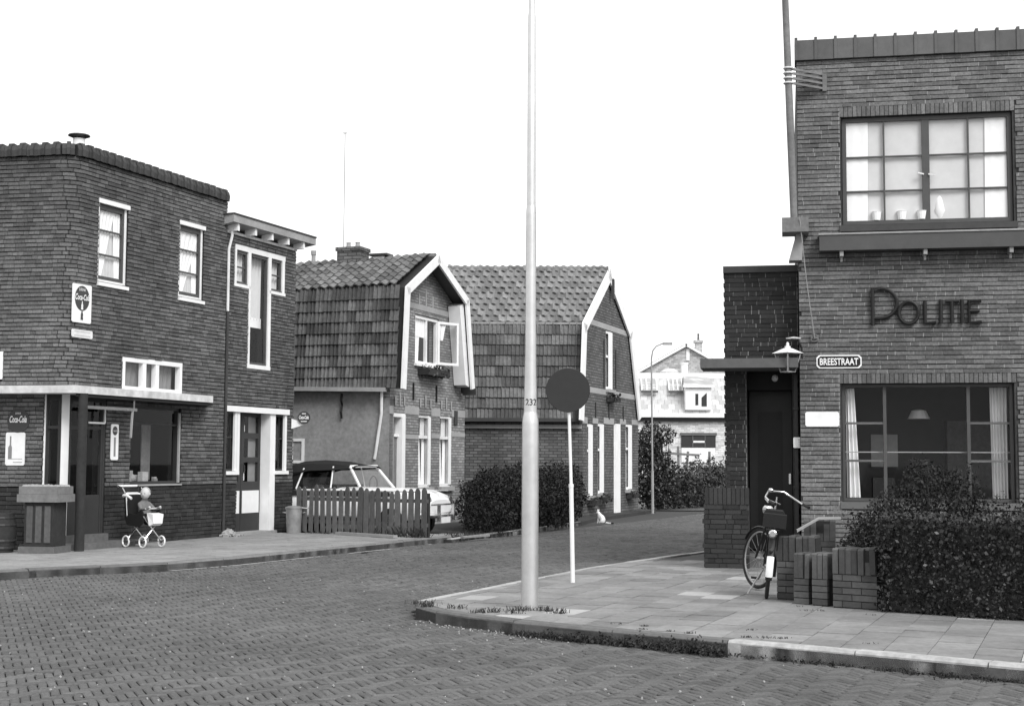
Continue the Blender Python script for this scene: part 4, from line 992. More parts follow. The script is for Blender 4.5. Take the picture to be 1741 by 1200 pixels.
for i in range(16): b.tube([(1.80, -.3 + i * .4, 6.33 - i * .4 / 6.8 * .25), (1.80, .12 + i * .4, 6.345 - i * .4 / 6.8 * .25)], [.085, .075], 8)
b.build('ridge_tiles', 'roof_tile', rf, True, kind='stuff')
# white bargeboards and soffit
board(G1, [(-.24, 3.14), (-.06, 5.40), (1.75, 6.36), (3.67, 5.52), (4.08, 3.36)], -.42, -.37, .20, 'white_paint')
MB().add([(3.26, -.33, 5.32), (3.50, -.33, 5.40), (3.93, -.33, 3.38), (3.68, -.33, 3.42), (3.26, -.02, 5.32), (3.50, -.02, 5.40), (3.93, -.02, 3.38), (3.68, -.02, 3.42)], [(0,1,2,3), (0,3,7,4), (0,4,5,1), (3,2,6,7)]).build('eaves_board', 'white_paint', G1)
b = MB()
for (xa, za), (xb, zb) in zip(PROF[1:4], PROF[2:]): b.quad((xa, -.36, za - .05), (xb, -.36, zb - .05), (xb, .0, zb - .05), (xa, .0, za - .05))
b.build('soffit', 'mid_paint', G1)
# stone bands, keystones, wall anchors
b = [(.0, .19, 2.60, 2.78), (.81, 1.59, 2.62, 2.80), (2.33, 2.85, 2.62, 2.80), (3.59, 4.44, 2.64, 2.82), (.81, 1.58, 2.06, 2.16), (2.34, 2.84, 2.10, 2.20), (3.60, 4.44, 2.16, 2.26), (.06, 4.0, 5.06, 5.19)]
for x0, x1, z0, z1 in b: MB().box(x0, x1, -.014, .02, z0, z1).build('stone_band', 'stone_band', G1)
for x in (.28, .52, .76, 1.66, 1.96, 2.26, 2.92, 3.22, 3.52): MB().add([(x - .03, -.02, 2.80), (x + .03, -.02, 2.80), (x + .045, -.02, 3.02 + (.08 if round(x * 100) in (52, 196, 322) else 0)), (x - .045, -.02, 3.02 + (.08 if round(x * 100) in (52, 196, 322) else 0))], [(0,1,2,3)]).build('keystone', 'stone_band', G1)
for x in (1.55, 1.95, 2.35): MB().box(x - .03, x + .03, -.016, .0, 5.19, 5.45 + (.12 if x == 1.95 else 0)).build('keystone', 'stone_band', G1)
for x in (1.25, 2.6): MB().box(x - .02, x + .02, -.035, -.0, 2.95, 3.35).build('wall_anchor', 'black', G1)
MB().box(3.72, 3.92, -.03, 0, 2.45, 2.80).build('shutter_box', 'dark_paint', G1)
# door and windows
dd = MB().box(.20, .80, .10, .14, .1, 2.10).build('door', 'wood_grey', G1); MB().box(.20, .66, .06, .15, 2.10, 2.16).build('transom', 'white_paint', dd); MB().box(.62, .80, -.03, .16, .1, 2.60).build('door_post', 'white_paint', dd); MB().box(.20, .80, -.02, .16, 2.54, 2.62).build('head', 'white_paint', dd)
MB().quad((.20, .12, 2.16), (.62, .12, 2.16), (.62, .12, 2.55), (.20, .12, 2.55)).build('pane', 'glass', dd); MB().box(.35, .37, .06, .1, 1.0, 1.4).build('handle', 'white_paint', dd)
for x0, x1, zt in ((1.60, 2.32, 2.64), (2.86, 3.58, 2.66)):
    o = window(G1, x0, x1, .95, zt, .03, 'old_white', .07, [], [2.12], .07, .09, sill=(.06, -.08, .10), sm='stone_band')
    MB().box(x1 - .13, x1 - .001, .0, .029, 1.0, zt - .05).build('jamb', 'white_paint', o)
    drape(o, x0 + .07, x0 + .30, x0 + .07, x0 + .42, .98, 2.10, .12, 'curtain', 4, .012); drape(o, x0 + .46, x1 - .10, x0 + .44, x1 - .10, .98, 2.10, .125, 'curtain', 3, .012); drape(o, x0 + .36, x1 - .10, x0 + .36, x1 - .10, 2.15, 2.58, .125, 'net_curtain', 3, .012)
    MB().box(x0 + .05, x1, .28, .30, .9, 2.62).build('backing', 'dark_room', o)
o = window(G1, 1.36, 2.74, 3.81, 4.94, .03, 'white_paint', .07, [(2.10, .06)], [], .06, .08, sill=(.06, -.07, .06))
drape(o, 1.43, 2.2, 1.43, 2.2, 4.45, 4.90, .09, 'curtain', 6, .01); drape(o, 1.43, 1.80, 1.43, 1.76, 3.86, 4.46, .10, 'curtain', 3, .01)
cs = window(o, 0, .68, 3.86, 4.90, 0, 'white_paint', .06, [], [], .05, .05, name='open_casement'); cs.matrix_local = Matrix.Translation((2.70, .0, 0)) @ Matrix.Rotation(R(-25), 4, 'Z')
drape(cs, .06, .30, .05, .2, 4.45, 4.86, .05, 'curtain', 3)
fb = MB().box(1.50, 2.80, -.28, -.02, 3.55, 3.70).build('flower_box', 'wood_dark', G1)
leaves([(random.uniform(1.5, 2.8), random.uniform(-.3, -.05), random.uniform(3.52, 3.80)) for _ in range(260)], .04).build('flowers', 'leaf_mid', fb, kind='stuff')
# gutter, downpipe, hook
gt = MB().beam((-.20, .0, 3.12), (-.20, 4, 3.20), .12, .09).build('gutter', 'concrete', G1)
MB().tube([(-.12, .14, 3.10), (-.08, .16, 2.6), (-.05, .30, 1.75), (-.05, .33, 1.6)], .035, 8).build('downpipe', 'old_white', G1, True)
MB().tube([(-.06, 1.15, 3.05), (-.10, 1.15, 2.9), (-.04, 1.15, 2.8), (-.09, 1.15, 2.65), (-.05, 1.15, 2.5)], .025, 6).build('wall_hook', 'black', G1)
window(G1, -.7, -.35, 1.5, 2.05, 0, 'white_paint', .06).matrix_local = Matrix.Translation((-.03, 1.75, 0)) @ Matrix.Rotation(R(-90), 4, 'Z')
# chimney and ventilators
ch = MB().box(1.5, 2.0, 1.52, 2.12, 5.8, 6.53).box(1.47, 2.03, 1.49, 2.15, 6.53, 6.62).build('chimney', 'house_brick_dark', G1)
for y in (1.70, 1.94): MB().lathe([(.06, 6.62), (.05, 6.74), (.065, 6.75), (.05, 6.76)], 10, (1.75, y, 0)).build('chimney_pot', 'stone_band', ch, True)
v = MB().box(1.65, 1.95, .95, 1.27, 6.2, 6.38).build('roof_vent', 'stone_band', G1); MB().box(1.62, 1.98, .87, 1.35, 6.40, 6.45).build('lid', 'dark_paint', v)
MB().lathe([(.05, 5.9), (.05, 6.5), (.065, 6.5), (.065, 6.6)], 10, (1.7, 2.85, 0)).build('flue', 'concrete', G1, True)
AN = thing('roof_antenna', 'thin tall aerial mast standing behind the gambrel house chimney', 'antenna', world(G1, (1.9, 2.15, 6.1)), 0)
MB().tube([(0, 0, 0), (0, 0, 3.38)], .008, 5).build('mast', 'coping', AN); MB().beam((-.05, 0, 3.37), (.05, 0, 3.37), .015, .015).build('crossbar', 'dark_paint', AN)

# second gabled house, skewed plan: side wall along world x, front leaning away along the street
fx, fy = math.cos(R(70.4)), math.sin(R(70.4))
G2 = thing('pantiled_house', 'pantiled brick house with white bargeboards beyond the dark shrubs', 'house', (1.95, 38.9, 0), 0)
def q2(x, p, z): return (x + p * fx, p * fy, z)
sh_ = Matrix(((fx, -1, 0, 0), (fy, 0, 0, 0), (0, 0, 1, 0), (0, 0, 0, 1)))      # local: x along the front, y into the house along the side wall
PR2 = [(-.10, 2.72), (.22, 5.36), (2.55, 7.16), (5.10, 5.56), (6.20, 3.0)]
wh = [(.45, .98, .60, 2.62), (1.52, 2.12, .66, 2.66), (3.22, 3.90, 0, 2.70), (4.58, 5.30, .72, 2.72), (2.36, 3.05, 3.68, 5.40)]
f2 = wall_core(G2, 0, 6.1, 0, 2.9, [h for h in wh if h[3] < 3], 'house_brick_dark', .22, name='front_wall')
b = MB(); cells = [(0, 2.36, 2.9, 5.40), (3.05, 5.2, 2.9, 5.40), (2.36, 3.05, 2.9, 3.68)]
for x0, x1, z0, z1 in cells: b.quad((x0, 0, z0), (x1, 0, z0), (x1, 0, z1), (x0, 0, z1))
b.quad((5.2, 0, 2.9), (6.1, 0, 2.9), (5.2, 0, 5.3)); b.quad((.2, 0, 5.40), (5.15, 0, 5.40), (2.52, 0, 7.05))
for x in (2.36, 3.05): b.quad((x, 0, 3.68), (x, .2, 3.68), (x, .2, 5.4), (x, 0, 5.4))
g2w = b.build('gable_wall', 'house_brick_dark', G2)
kids = [f2, g2w]
for x0, x1, z0, z1 in ((.0, .44, 2.62, 2.80), (.99, 1.51, 2.64, 2.80), (2.13, 3.21, 2.66, 2.84), (3.91, 4.57, 2.70, 2.86), (5.31, 6.08, 2.72, 2.88), (.0, 6.08, 3.50, 3.66), (.22, 5.15, 5.42, 5.58)):
    kids.append(MB().box(x0, x1, -.015, .02, z0, z1).build('stone_band', 'stone_band', G2))
for i, h in enumerate(wh):
    if i == 2:
        o = MB().box(h[0], h[1], .08, .12, 0, h[3]).build('door', 'old_white', G2); MB().box(h[1] - .50, h[1], -.02, .13, 0, h[3]).build('door_post', 'white_paint', o); MB().box(h[0], h[1] - .5, .05, .079, 2.05, 2.12).build('transom', 'white_paint', o)
    else:
        o = window(G2, h[0], h[1], h[2], h[3], .02, 'white_paint', .08, [], [h[3] - .75], .07, .09, sill=(.06, -.10, .09), sm='stone_band')
        MB().box(h[1] - .36, h[1] - .002, -.01, .019, h[2] + .02, h[3] - .02).build('jamb', 'white_paint', o)
        drape(o, h[0] + .03, h[1] - .08, h[0] + .03, h[1] - .08, h[2] + .05, h[3] - .1, .125, 'curtain' if i != 4 else 'net_curtain', 4)
        MB().box(h[0] - .05, h[1] + .1, .28, .3, h[2] - .1, h[3] + .1).build('backing', 'dark_room', o)
    kids.append(o)
for x, z in ((.72, .42), (1.82, .48), (4.94, .52), (2.7, 3.38)):
    fb = MB().box(x - .32, x + .32, -.26, -.02, z - .06, z + .07).build('flower_box', 'wood_dark', G2); kids.append(fb)
    leaves([(x + random.uniform(-.35, .35), random.uniform(-.28, -.04), z + random.uniform(-.05, .16)) for _ in range(140)], .045).build('flowers', 'leaf', fb, kind='stuff')
for x in (1.25, 2.65, 4.25): kids.append(MB().box(x - .025, x + .025, -.03, 0, 2.8, 3.25).build('wall_anchor', 'black', G2))
for x, z0, z1 in ((2.12, 3.7, 5.1), (3.40, 3.75, 4.9)): kids.append(MB().box(x - .015, x + .015, -.03, -.005, z0, z1).build('wall_anchor', 'black', G2))
kids.append(MB().box(2.66, 2.74, -.16, -.08, 6.35, 6.95).build('gable_hook', 'dark_paint', G2))
n0 = len(G2.children); board(G2, [(-.52, 2.70), (-.22, 5.38), (2.50, 7.24), (5.10, 5.62), (6.20, 3.0)], -.10, -.05, .34, 'white_paint')
kids += [c for c in G2.children if c.name.startswith('bargeboard')]
def skew(o):
    o.data.transform(sh_)
    for c in o.children: skew(c)
for k_ in kids: skew(k_)
MB().box(-6, -.222, .002, .25, 0, 2.75).build('side_wall', 'house_brick_dark', G2)
rf = MB()
for (pa, za), (pb, zb) in zip(PR2, PR2[1:]): rf.quad(q2(.03, pa, za), q2(.03, pb, zb), q2(-6, pb, zb), q2(-6, pa, za))
rf = rf.build('roof', 'roof_deck', G2)
MB().quad(q2(-6, 0, 0), q2(-6, 6, 0), q2(-6, 5.1, 5.5), q2(-6, .2, 5.4)).quad(q2(0, 6.1, 0), q2(-6, 6.1, 0), q2(-6, 6.1, 3), q2(0, 6.1, 3)).build('rear_wall', 'house_brick_dark', G2)
MB().quad(q2(-.9, .3, .1), q2(-.9, 5.9, .1), q2(-.9, 5.0, 5.4), q2(-.9, .4, 5.4)).build('room_wall', 'dark_room', G2)
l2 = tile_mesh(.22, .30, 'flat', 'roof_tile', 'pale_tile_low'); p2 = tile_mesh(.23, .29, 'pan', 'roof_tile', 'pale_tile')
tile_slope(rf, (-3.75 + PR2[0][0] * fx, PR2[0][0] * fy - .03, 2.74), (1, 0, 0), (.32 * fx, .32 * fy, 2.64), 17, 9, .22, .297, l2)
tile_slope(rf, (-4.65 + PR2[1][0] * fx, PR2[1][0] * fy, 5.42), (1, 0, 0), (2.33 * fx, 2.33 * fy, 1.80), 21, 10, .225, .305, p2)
b = MB()
for i in range(13): b.tube([q2(.02 - i * .42, 2.55, 7.20), q2(-.44 - i * .42, 2.55, 7.20 + random.uniform(-.015, .015))], [.09, .08], 8)
b.build('ridge_tiles', 'roof_tile', rf, True, kind='stuff')
MB().beam(q2(-4, .16, 5.39), q2(.05, .16, 5.39), .05, .05).build('flashing', 'concrete', G2)
MB().beam(q2(-4, -.22, 2.70), q2(.0, -.22, 2.70), .12, .10).build('gutter', 'coping_dark', G2); MB().beam(q2(-4, -.06, 2.52), q2(.0, -.06, 2.52), .03, .10).build('frieze_board', 'stone_band', G2)

# ================================================================== FAR HOUSES
F1 = thing('far_mansard_house', 'pale house with mansard roof and white dormer at the end of the street', 'house', (0, 60, 0), 0)
MB().box(4.6, 12, 0, 6, 0, 3.5).build('wall', 'overexposed_wall', F1)
rf = MB().add([(4.5, -.15, 3.6), (12, -.15, 3.6), (12, .75, 5.2), (4.5, .75, 5.2), (4.5, 6, 5.2), (12, 6, 5.2), (4.5, 6, 3.6), (12, 6, 3.6)], [(0,1,2,3), (3,2,5,4), (4,5,7,6)]).build('roof', 'overexposed_tile', F1)
ft = MB().box(-.14, .14, -.012, .02, -.01, .25).mesh('roof_tile', 'overexposed_tile'); sl_ = math.atan2(1.6, .9)
for r in range(8):
    for c in range(25): link('roof_tile', ft, rf, Matrix.Translation((4.62 + c * .29 + (r % 2) * .145, -.15 + r * .115 - .02, 3.6 + r * .205)) @ Matrix.Rotation(-(math.pi / 2 - sl_), 4, 'X') @ Matrix.Rotation(random.gauss(0, .02), 4, 'Z'))
MB().box(4.5, 12, -.32, -.02, 3.46, 3.64).build('gutter', 'far_white', F1); MB().box(4.5, 12, -.15, -.0, 3.30, 3.455).build('painted_eaves_shadow', 'dark_paint', F1)  # dark strip stands in for the shadow under the gutter
MB().box(4.5, 12, .68, .95, 5.16, 5.40).build('ridge_board', 'far_white', F1)
dm = MB().box(7.35, 8.45, -.30, .75, 3.78, 4.72).build('dormer', 'far_white', F1)
MB().add([(7.25, -.40, 4.74), (8.55, -.40, 4.74), (8.45, .72, 5.22), (7.40, .72, 5.22), (7.25, -.40, 4.80), (8.55, -.40, 4.80), (8.45, .72, 5.28), (7.40, .72, 5.28)], [(0,3,2,1),(4,5,6,7),(0,1,5,4),(1,2,6,5),(3,0,4,7)]).build('dormer_roof', 'overexposed_grey', dm)
MB().box(7.24, 8.56, -.42, -.39, 4.72, 4.83).build('fascia', 'far_white', dm)
MB().box(7.77, 7.89, -.315, -.301, 3.98, 4.46).build('window', 'dark_paint', dm); MB().add([(8.03, -.315, 3.93), (8.25, -.315, 3.93), (8.25, -.315, 4.50), (8.03, -.315, 4.30)], [(0,1,2,3)]).build('window', 'dark_paint', dm)
for x0, x1 in ((5.55, 6.2), (6.72, 7.28)):
    k = MB().add([(x0, .20, 4.62), (x1, .20, 4.62), (x1, .62, 5.12), (x0, .62, 5.12)], [(0,1,2,3)]).build('skylight', 'overexposed_grey', F1)
    for i in range(4): MB().beam((x0 + (x1 - x0) * i / 3, .18, 4.62), (x0 + (x1 - x0) * i / 3, .60, 5.12), .05, .03).build('glazing_bar', 'far_white', k)
    MB().box(x0 - .03, x1 + .03, .08, .18, 4.52, 4.60).build('frame', 'coping', k)
gw = MB().box(7.15, 8.70, -.10, 0, 2.70, 2.82).build('window', 'coping', F1); MB().box(7.2, 8.65, -.06, -.005, 2.20, 2.70).build('pane', 'dark_paint', gw); MB().box(7.68, 8.2, -.08, -.061, 2.40, 2.48).build('bar', 'far_white', gw); MB().box(7.66, 7.70, -.08, -.061, 2.2, 2.7).box(8.18, 8.22, -.08, -.061, 2.2, 2.7).build('bar', 'coping', gw); MB().box(7.2, 8.62, -.06, -.005, 1.55, 2.18).build('panel', 'far_white', gw)
MB().lathe([(.15, 5.3), (.15, 5.8), (.18, 5.82), (.18, 5.88)], 8, (7.5, 1.3, 0)).build('chimney', 'far_white', F1)
MB().lathe([(.4, 5.3), (.42, 5.5), (.25, 5.62), (.1, 5.65)], 12, (6.9, 1.6, 0)).build('roof_ventilator', 'overexposed_tile', F1); 
F2 = thing('far_gable_house', 'pale overexposed gable house with brick chimney rising behind the mansard house', 'house', (0, 85, 0), 0)
MB().prism([(7.0, 0), (14.0, 0), (14.0, 6.7), (10.5, 8.62), (7.0, 6.7)], 0, 8).build('wall', 'overexposed_grey', F2)
MB().add([(6.7, -.2, 6.58), (10.5, -.2, 8.72), (10.5, 8, 8.72), (6.7, 8, 6.58), (14.3, -.2, 6.58), (14.3, 8, 6.58)], [(0,1,2,3), (1,4,5,2)]).build('roof', 'overexposed_tile', F2)
board(F2, [(6.7, 6.56), (10.5, 8.70), (14.3, 6.56)], -.24, -.2, .14, 'far_white')
MB().box(10.52, 10.72, -.05, 0, 7.70, 8.40).build('window', 'far_white', F2)
ch = MB().box(11.15, 11.55, .5, .9, 7.2, 8.82).box(11.08, 11.62, .43, .97, 8.82, 8.97).build('chimney', 'overexposed_grey', F2); MB().lathe([(.07, 8.97), (.05, 9.3), (.08, 9.34), (.03, 9.4)], 8, (11.35, .7, 0)).build('chimney_pot', 'coping', ch)
F3 = thing('far_hipped_roof', 'faint hipped house roof behind the far chimney', 'house', (0, 100, 0), 0)
MB().box(9, 17, 0, 7, 0, 7.2).build('wall', 'overexposed_grey', F3); MB().add([(8.7, -.3, 7.2), (17.3, -.3, 7.2), (17.3, 7.3, 7.2), (8.7, 7.3, 7.2), (11.5, 3.5, 9.3), (12.8, 3.5, 9.3)], [(0,1,5,4),(1,2,5),(2,3,4,5),(3,0,4)]).build('roof', 'overexposed_tile', F3)
# far greenery and lamp
shrub('far_hedge', 'long dark hedge closing the far end of the side street', 'hedge', (0, 0, 0),
      [((4.9 + i * .62, 47.2 + i * .95, .62 + .08 * math.sin(i * 2)), (.75, .8, .78)) for i in range(7)], 16000, .045)
shrub('far_bush', 'loose dark bush growing beside the pantiled house', 'shrub', (4.55, 47.2, 0),
      [((0, 0, 1.2), (.6, .7, 1.1)), ((.05, .2, 2.2), (.42, .6, .75)), ((.55, .5, 2.45), (.42, .5, .4)), ((.5, .6, 1.3), (.5, .6, .7))], 9000, .042)
shrub('hedge_row', 'mid grey clipped hedge before the mansard house', 'hedge', (0, 0, 0),
      [((7.2 + i * .7, 56, .8), (.6, .5, 1.0)) for i in range(4)], 8000, .045, 'leaf_mid')
PO = thing('broken_fence', 'few crooked posts with rails in front of the mansard house', 'fence', (6.3, 56.5, 0), 0)
for x, z, l in ((.0, 2.1, .1), (.35, 2.2, -.05), (.75, 2.0, .2), (1.6, 2.0, 0), (2.4, 2.0, .0)): MB().beam((x - l, 0, 0), (x, 0, z), .09, .09).build('post', 'wood_grey', PO)
MB().beam((-.6, -.06, 1.95), (1.2, -.06, 1.85), .05, .09).build('rail', 'wood_grey', PO)
FL = thing('far_street_lamp', 'slender pale street lamp with curved arm near the far hedge', 'street lamp', (4.32, 43.4, 0), 0)
MB().tube([(0, 0, 0), (0, 0, 1.3)], [.045, .042], 8).build('base', 'stone_band', FL, True)
MB().tube([(0, 0, 1.3), (-.02, 0, 4.75), (.02, 0, 4.98), (.12, 0, 5.12), (.30, 0, 5.20), (.38, 0, 5.22)], [.028, .024, .022, .02, .02, .02], 8).build('pole', 'stone_band', FL, True); MB().box(.34, .62, -.06, .06, 5.17, 5.24).build('lamp_head', 'stone_band', FL)

# ================================================================== SHRUBS BEFORE THE PANTILED HOUSE
shrub('street_shrub', 'big dark shrub in front of the gambrel house corner', 'shrub', (-.25, 31.2, .05),
      [((-.3, -.3, .62), (.72, .8, .68)), ((.1, .3, .68), (.75, .9, .76)), ((-.3, .9, .62), (.55, .7, .70)), ((.5, .9, .66), (.7, .8, .76)), ((-.15, -1.1, .33), (.55, .5, .42))], 26000, .026, 'leaf_dark')
shrub('low_shrub', 'dark spreading shrub below the pantiled house side wall', 'shrub', (1.15, 34.5, .05),
      [((-.3, -.9, .66), (.72, .8, .74)), ((.05, .3, .72), (.55, .9, .80)), ((-.8, .4, .78), (.7, .8, .8)), ((.35, 1.2, .62), (.40, .8, .68)), ((-.1, -1.6, .4), (.45, .5, .48))], 26000, .026, 'leaf_dark')

# ================================================================== LAMP POST AND TRAFFIC SIGN
LP = thing('lamp_post', 'tall grey steel lamp post numbered 232 standing on the pavement corner', 'lamp post', (.185, 13.95, PAV), 0)
MB().lathe([(.083, -.1), (.083, 1.10), (.082, 1.80), (.079, 1.85), (.066, 1.92)], 24).build('base_section', 'steel_grey', LP, True)
MB().lathe([(.066, 1.92), (.055, 2.5), (.050, 3.88), (.050, 3.93), (.044, 3.98)], 24).build('middle_section', 'steel_grey', LP, True)
MB().lathe([(.044, 3.98), (.041, 5.9), (.034, 5.95), (.030, 7.6)], 20).build('upper_section', 'steel_grey', LP, True)
MB().tube([(0, 0, 7.6), (0, 0, 7.9), (-.1, -.1, 8.2), (-.5, -.4, 8.4), (-1.0, -.8, 8.45)], .03, 8).build('arm', 'steel_grey', LP, True); MB().ball((-1.15, -.9, 8.42), (.3, .12, .08), 8).build('lamp_head', 'steel_grey', LP, True)
nb = text_mb('232', -.075, .045, 1.965, 2.03, 0, bold=.008)
nb.v = [(.0655 * math.sin(x / .0655), -.0672 * math.cos(x / .0655), z) for x, y, z in nb.v]; nb.v = [(x, y, z) for x, y, z in nb.v]
nb = nb.build('number', 'black', LP); nb.rotation_euler = (0, 0, R(18)); nb.location = (0, 0, .02)
TS = thing('traffic_sign', 'round traffic sign seen from behind on a thin white pole', 'traffic sign', (.739, 16.99, PAV), 0)
MB().tube([(0, 0, -.05), (-.022, 0, 1.13)], .027, 10).build('lower_pole', 'pole_white', TS, True); MB().tube([(-.022, 0, 1.13), (-.0235, 0, 1.17)], .031, 10).build('collar', 'pole_white', TS); MB().tube([(-.0235, 0, 1.17), (-.062, .0, 2.45)], .0195, 10).build('upper_pole', 'pole_white', TS, True)
D = MB().lathe([(.24, 0), (.262, .004), (.266, .012), (.262, .02), (.24, .02)], 40, (-.065, .0, 2.292), 'y').build('disc', 'sign_back', TS); D.location = (0, -.03, 0)

# ================================================================== PICKET FENCE, CAN, PLANKS, CAR
FA, FB = Vector((-4.30, 28.46, .10)), Vector((-1.60, 26.78, .08)); fd = (FB - FA).normalized(); fa = math.atan2(fd.y, fd.x); fl = (FB - FA).length
FE = thing('picket_fence', 'weathered wooden picket fence in front of the parked car', 'fence', FA, fa)
for i in range(21):
    x = .06 + i * (fl - .12) / 20; h = .93 + random.uniform(-.05, .04); wd = random.uniform(.045, .062); l = random.gauss(0, .02)
    if i == 3: h += .06
    bb = MB(); bb.prism([(-wd, .03 + random.uniform(0, .05)), (wd, .03), (wd + l * h, h - .07), (wd * .5 + l * h, h - .015), (l * h, h), (-wd * .5 + l * h, h - .015), (-wd + l * h, h - .07)], -.012, .012)
    o = bb.build('picket', 'fence_wood', FE); o.location = (x, random.uniform(-.006, .006), 0)
for z in (.25, .70): MB().beam((0, .045, z), (fl, .045, z), .04, .07).build('rail', 'fence_wood', FE)
for x in (.1, fl * .5, fl - .06): MB().beam((x, .11, -.1), (x, .11, .85), .08, .08).build('post', 'wood_dark', FE)
TC_ = thing('refuse_bin', 'dented zinc refuse bin with handles beside the picket fence', 'bin', (-4.33, 28.30, PAV), R(20))
MB().lathe([(.135, 0), (.14, .02), (.162, .47), (.172, .475), (.172, .495), (.16, .5)], 24).build('body', 'zinc', TC_, True)
MB().lathe([(.178, .49), (.18, .51), (.10, .535), (.01, .54)], 24, (.0, 0, 0)).build('lid', 'zinc', TC_, True)
for s in (-1, 1): MB().tube([(s * .165, -.05, .40), (s * .21, -.05, .41), (s * .21, .05, .41), (s * .165, .05, .40)], .009, 6).build('handle', 'zinc', TC_)
MB().tube([(.14, -.1, .50), (.25, -.13, .49), (.28, -.1, .50)], .012, 5).build('lid_handle', 'zinc', TC_)
o = MB().beam((-3.40, 27.80, PAV + .03), (-2.16, 26.55, PAV + .03), .10, .05).build('plank', 'concrete'); tag(o, 'pale plank lying on the pavement before the picket fence', 'plank')
o = MB().beam((-.95, 27.6, .09), (-.45, 28.2, .10), .08, .04).build('plank', 'concrete'); tag(o, 'short pale plank on the earth under the big shrub', 'plank')

CAR = thing('parked_car', 'white fifties car with dark soft top parked behind the picket fence', 'car', (-3.37, 29.72, .06), R(-21))
st = [(-2.05, .55, .42, .72), (-1.95, .70, .32, .82), (-1.5, .78, .28, .89), (-.8, .80, .26, .91), (0, .81, .26, .92), (.8, .80, .26, .91), (1.35, .77, .28, .90), (1.75, .73, .32, .87), (1.97, .66, .36, .80), (2.07, .55, .42, .68)]
b = MB(); ring = []
for x, hw, zb, zt in st:
    half = [(hw * .82, zb), (hw * .98, zb + .12), (hw, (zb + zt) / 2), (hw * .97, zt - .10), (hw * .86, zt - .01), (hw * .45, zt + .035)]
    ring += [(x, y, z) for y, z in half] + [(x, -y, z) for y, z in half[::-1]]
k = 12; fs = [(i*k + j, i*k + (j+1) % k, (i+1)*k + (j+1) % k, (i+1)*k + j) for i in range(len(st) - 1) for j in range(k)] + [tuple(range(k)), tuple((len(st)-1)*k + j for j in range(k-1, -1, -1))]
b.add(ring, fs); b.build('body', 'car_white', CAR, True)
for s in (-1, 1):
    MB().beam((-1.9, s * .795, .83), (1.3, s * .805, .83), .02, .09).build('colour_band', 'car_dark', CAR); MB().beam((-1.9, s * .80, .885), (1.9, s * .79, .885), .02, .018).build('trim_strip', 'chrome', CAR)
    MB().beam((-1.6, s * .80, .30), (1.3, s * .80, .30), .03, .10).build('sill', 'car_dark', CAR)
    for x in (-1.25, 1.30):
        wl = MB().lathe([(.22, -.09), (.30, -.08), (.31, 0), (.30, .08), (.22, .09)], 20, (x, s * .70, .25), 'y').build('wheel', 'rubber', CAR, True); MB().lathe([(.20, -.01), (.19, .012), (.06, .03)], 16, (x, s * .70 , .25), 'y').build('hub_cap', 'chrome', wl).location = (0, s * .09, 0)
    MB().lathe([(.005, .0), (.07, -.0), (.085, .02), (.085, .06)][::-1], 16, (2.0, s * .52, .70), 'x').build('headlight', 'chrome', CAR)
    for x0, x1, xt0, xt1 in ((-.84, -.10, -.72, -.12), (-.02, .62, -.04, .30)): MB().quad((x0, s * .76, .95), (x1, s * .77, .95), (xt1, s * .62, 1.36), (xt0, s * .62, 1.36)).build('side_window', 'glass', CAR)
    MB().tube([(.64, s * .77, .92), (.30, s * .60, 1.37)], .032, 6).build('windscreen_pillar', 'car_white', CAR); MB().tube([(-.06, s * .765, .94), (-.08, s * .62, 1.38)], .018, 6).build('door_pillar', 'car_white', CAR); MB().tube([(-.86, s * .775, .92), (-.74, s * .66, 1.34)], .018, 6).build('door_pillar', 'car_white', CAR)
MB().quad((.66, -.74, .92), (.66, .74, .92), (.32, .58, 1.36), (.32, -.58, 1.36)).build('windscreen', 'glass', CAR)
MB().tube([(.31, -.60, 1.385), (.31, .60, 1.385)], .03, 6).build('windscreen_header', 'car_white', CAR)
sec = [(.40, .64, 1.34, 1.41), (.0, .70, 1.31, 1.48), (-.6, .72, 1.29, 1.51), (-1.1, .72, 1.24, 1.48), (-1.45, .70, 1.08, 1.36), (-1.72, .68, .90, 1.00)]
b = MB(); rr = []
for x, hw, ze, zc in sec: rr += [(x, -hw, ze), (x, -hw * .75, (ze + 2 * zc) / 3), (x, 0, zc), (x, hw * .75, (ze + 2 * zc) / 3), (x, hw, ze)]
b.add(rr, [(i*5+j, i*5+j+1, i*5+6+j, i*5+5+j) for i in range(5) for j in range(4)])
for s in (0, 4): b.add([rr[2*5+s], rr[3*5+s], rr[4*5+s], rr[5*5+s], (-.86, (-1 if s == 0 else 1) * .79, .90), (-.74, (-1 if s == 0 else 1) * .66, 1.30)], [(0,1,2,3,4,5)])
b.build('soft_top', 'canvas', CAR)
MB().box(-.9, .0, -.6, .6, .6, 1.0).box(-.95, -.8, -.6, .6, .9, 1.15).build('seats', 'car_dark', CAR); MB().tube([(.35, .36 + .18 * math.cos(t), 1.0 + .18 * math.sin(t)) for t in [i * .52 for i in range(12)]], .012, 5, True).build('steering_wheel', 'car_dark', CAR)
MB().box(2.02, 2.06, -.42, .42, .44, .66).build('grille', 'car_dark', CAR); MB().tube([(1.85, -.78, .42), (2.10, -.66, .42), (2.16, 0, .42), (2.10, .66, .42), (1.85, .78, .42)], .045, 8).build('front_bumper', 'chrome', CAR, True)
for y in (-.36, .36): MB().beam((2.19, y, .30), (2.19, y, .62), .06, .05).build('bumper_guard', 'chrome', CAR)
MB().box(2.175, 2.19, -.22, .22, .25, .37).build('number_plate', 'enamel_white', CAR); MB().tube([(-1.85, -.78, .42), (-2.12, -.66, .42), (-2.16, 0, .42), (-2.12, .66, .42), (-1.85, .78, .42)], .045, 8).build('rear_bumper', 'chrome', CAR, True)
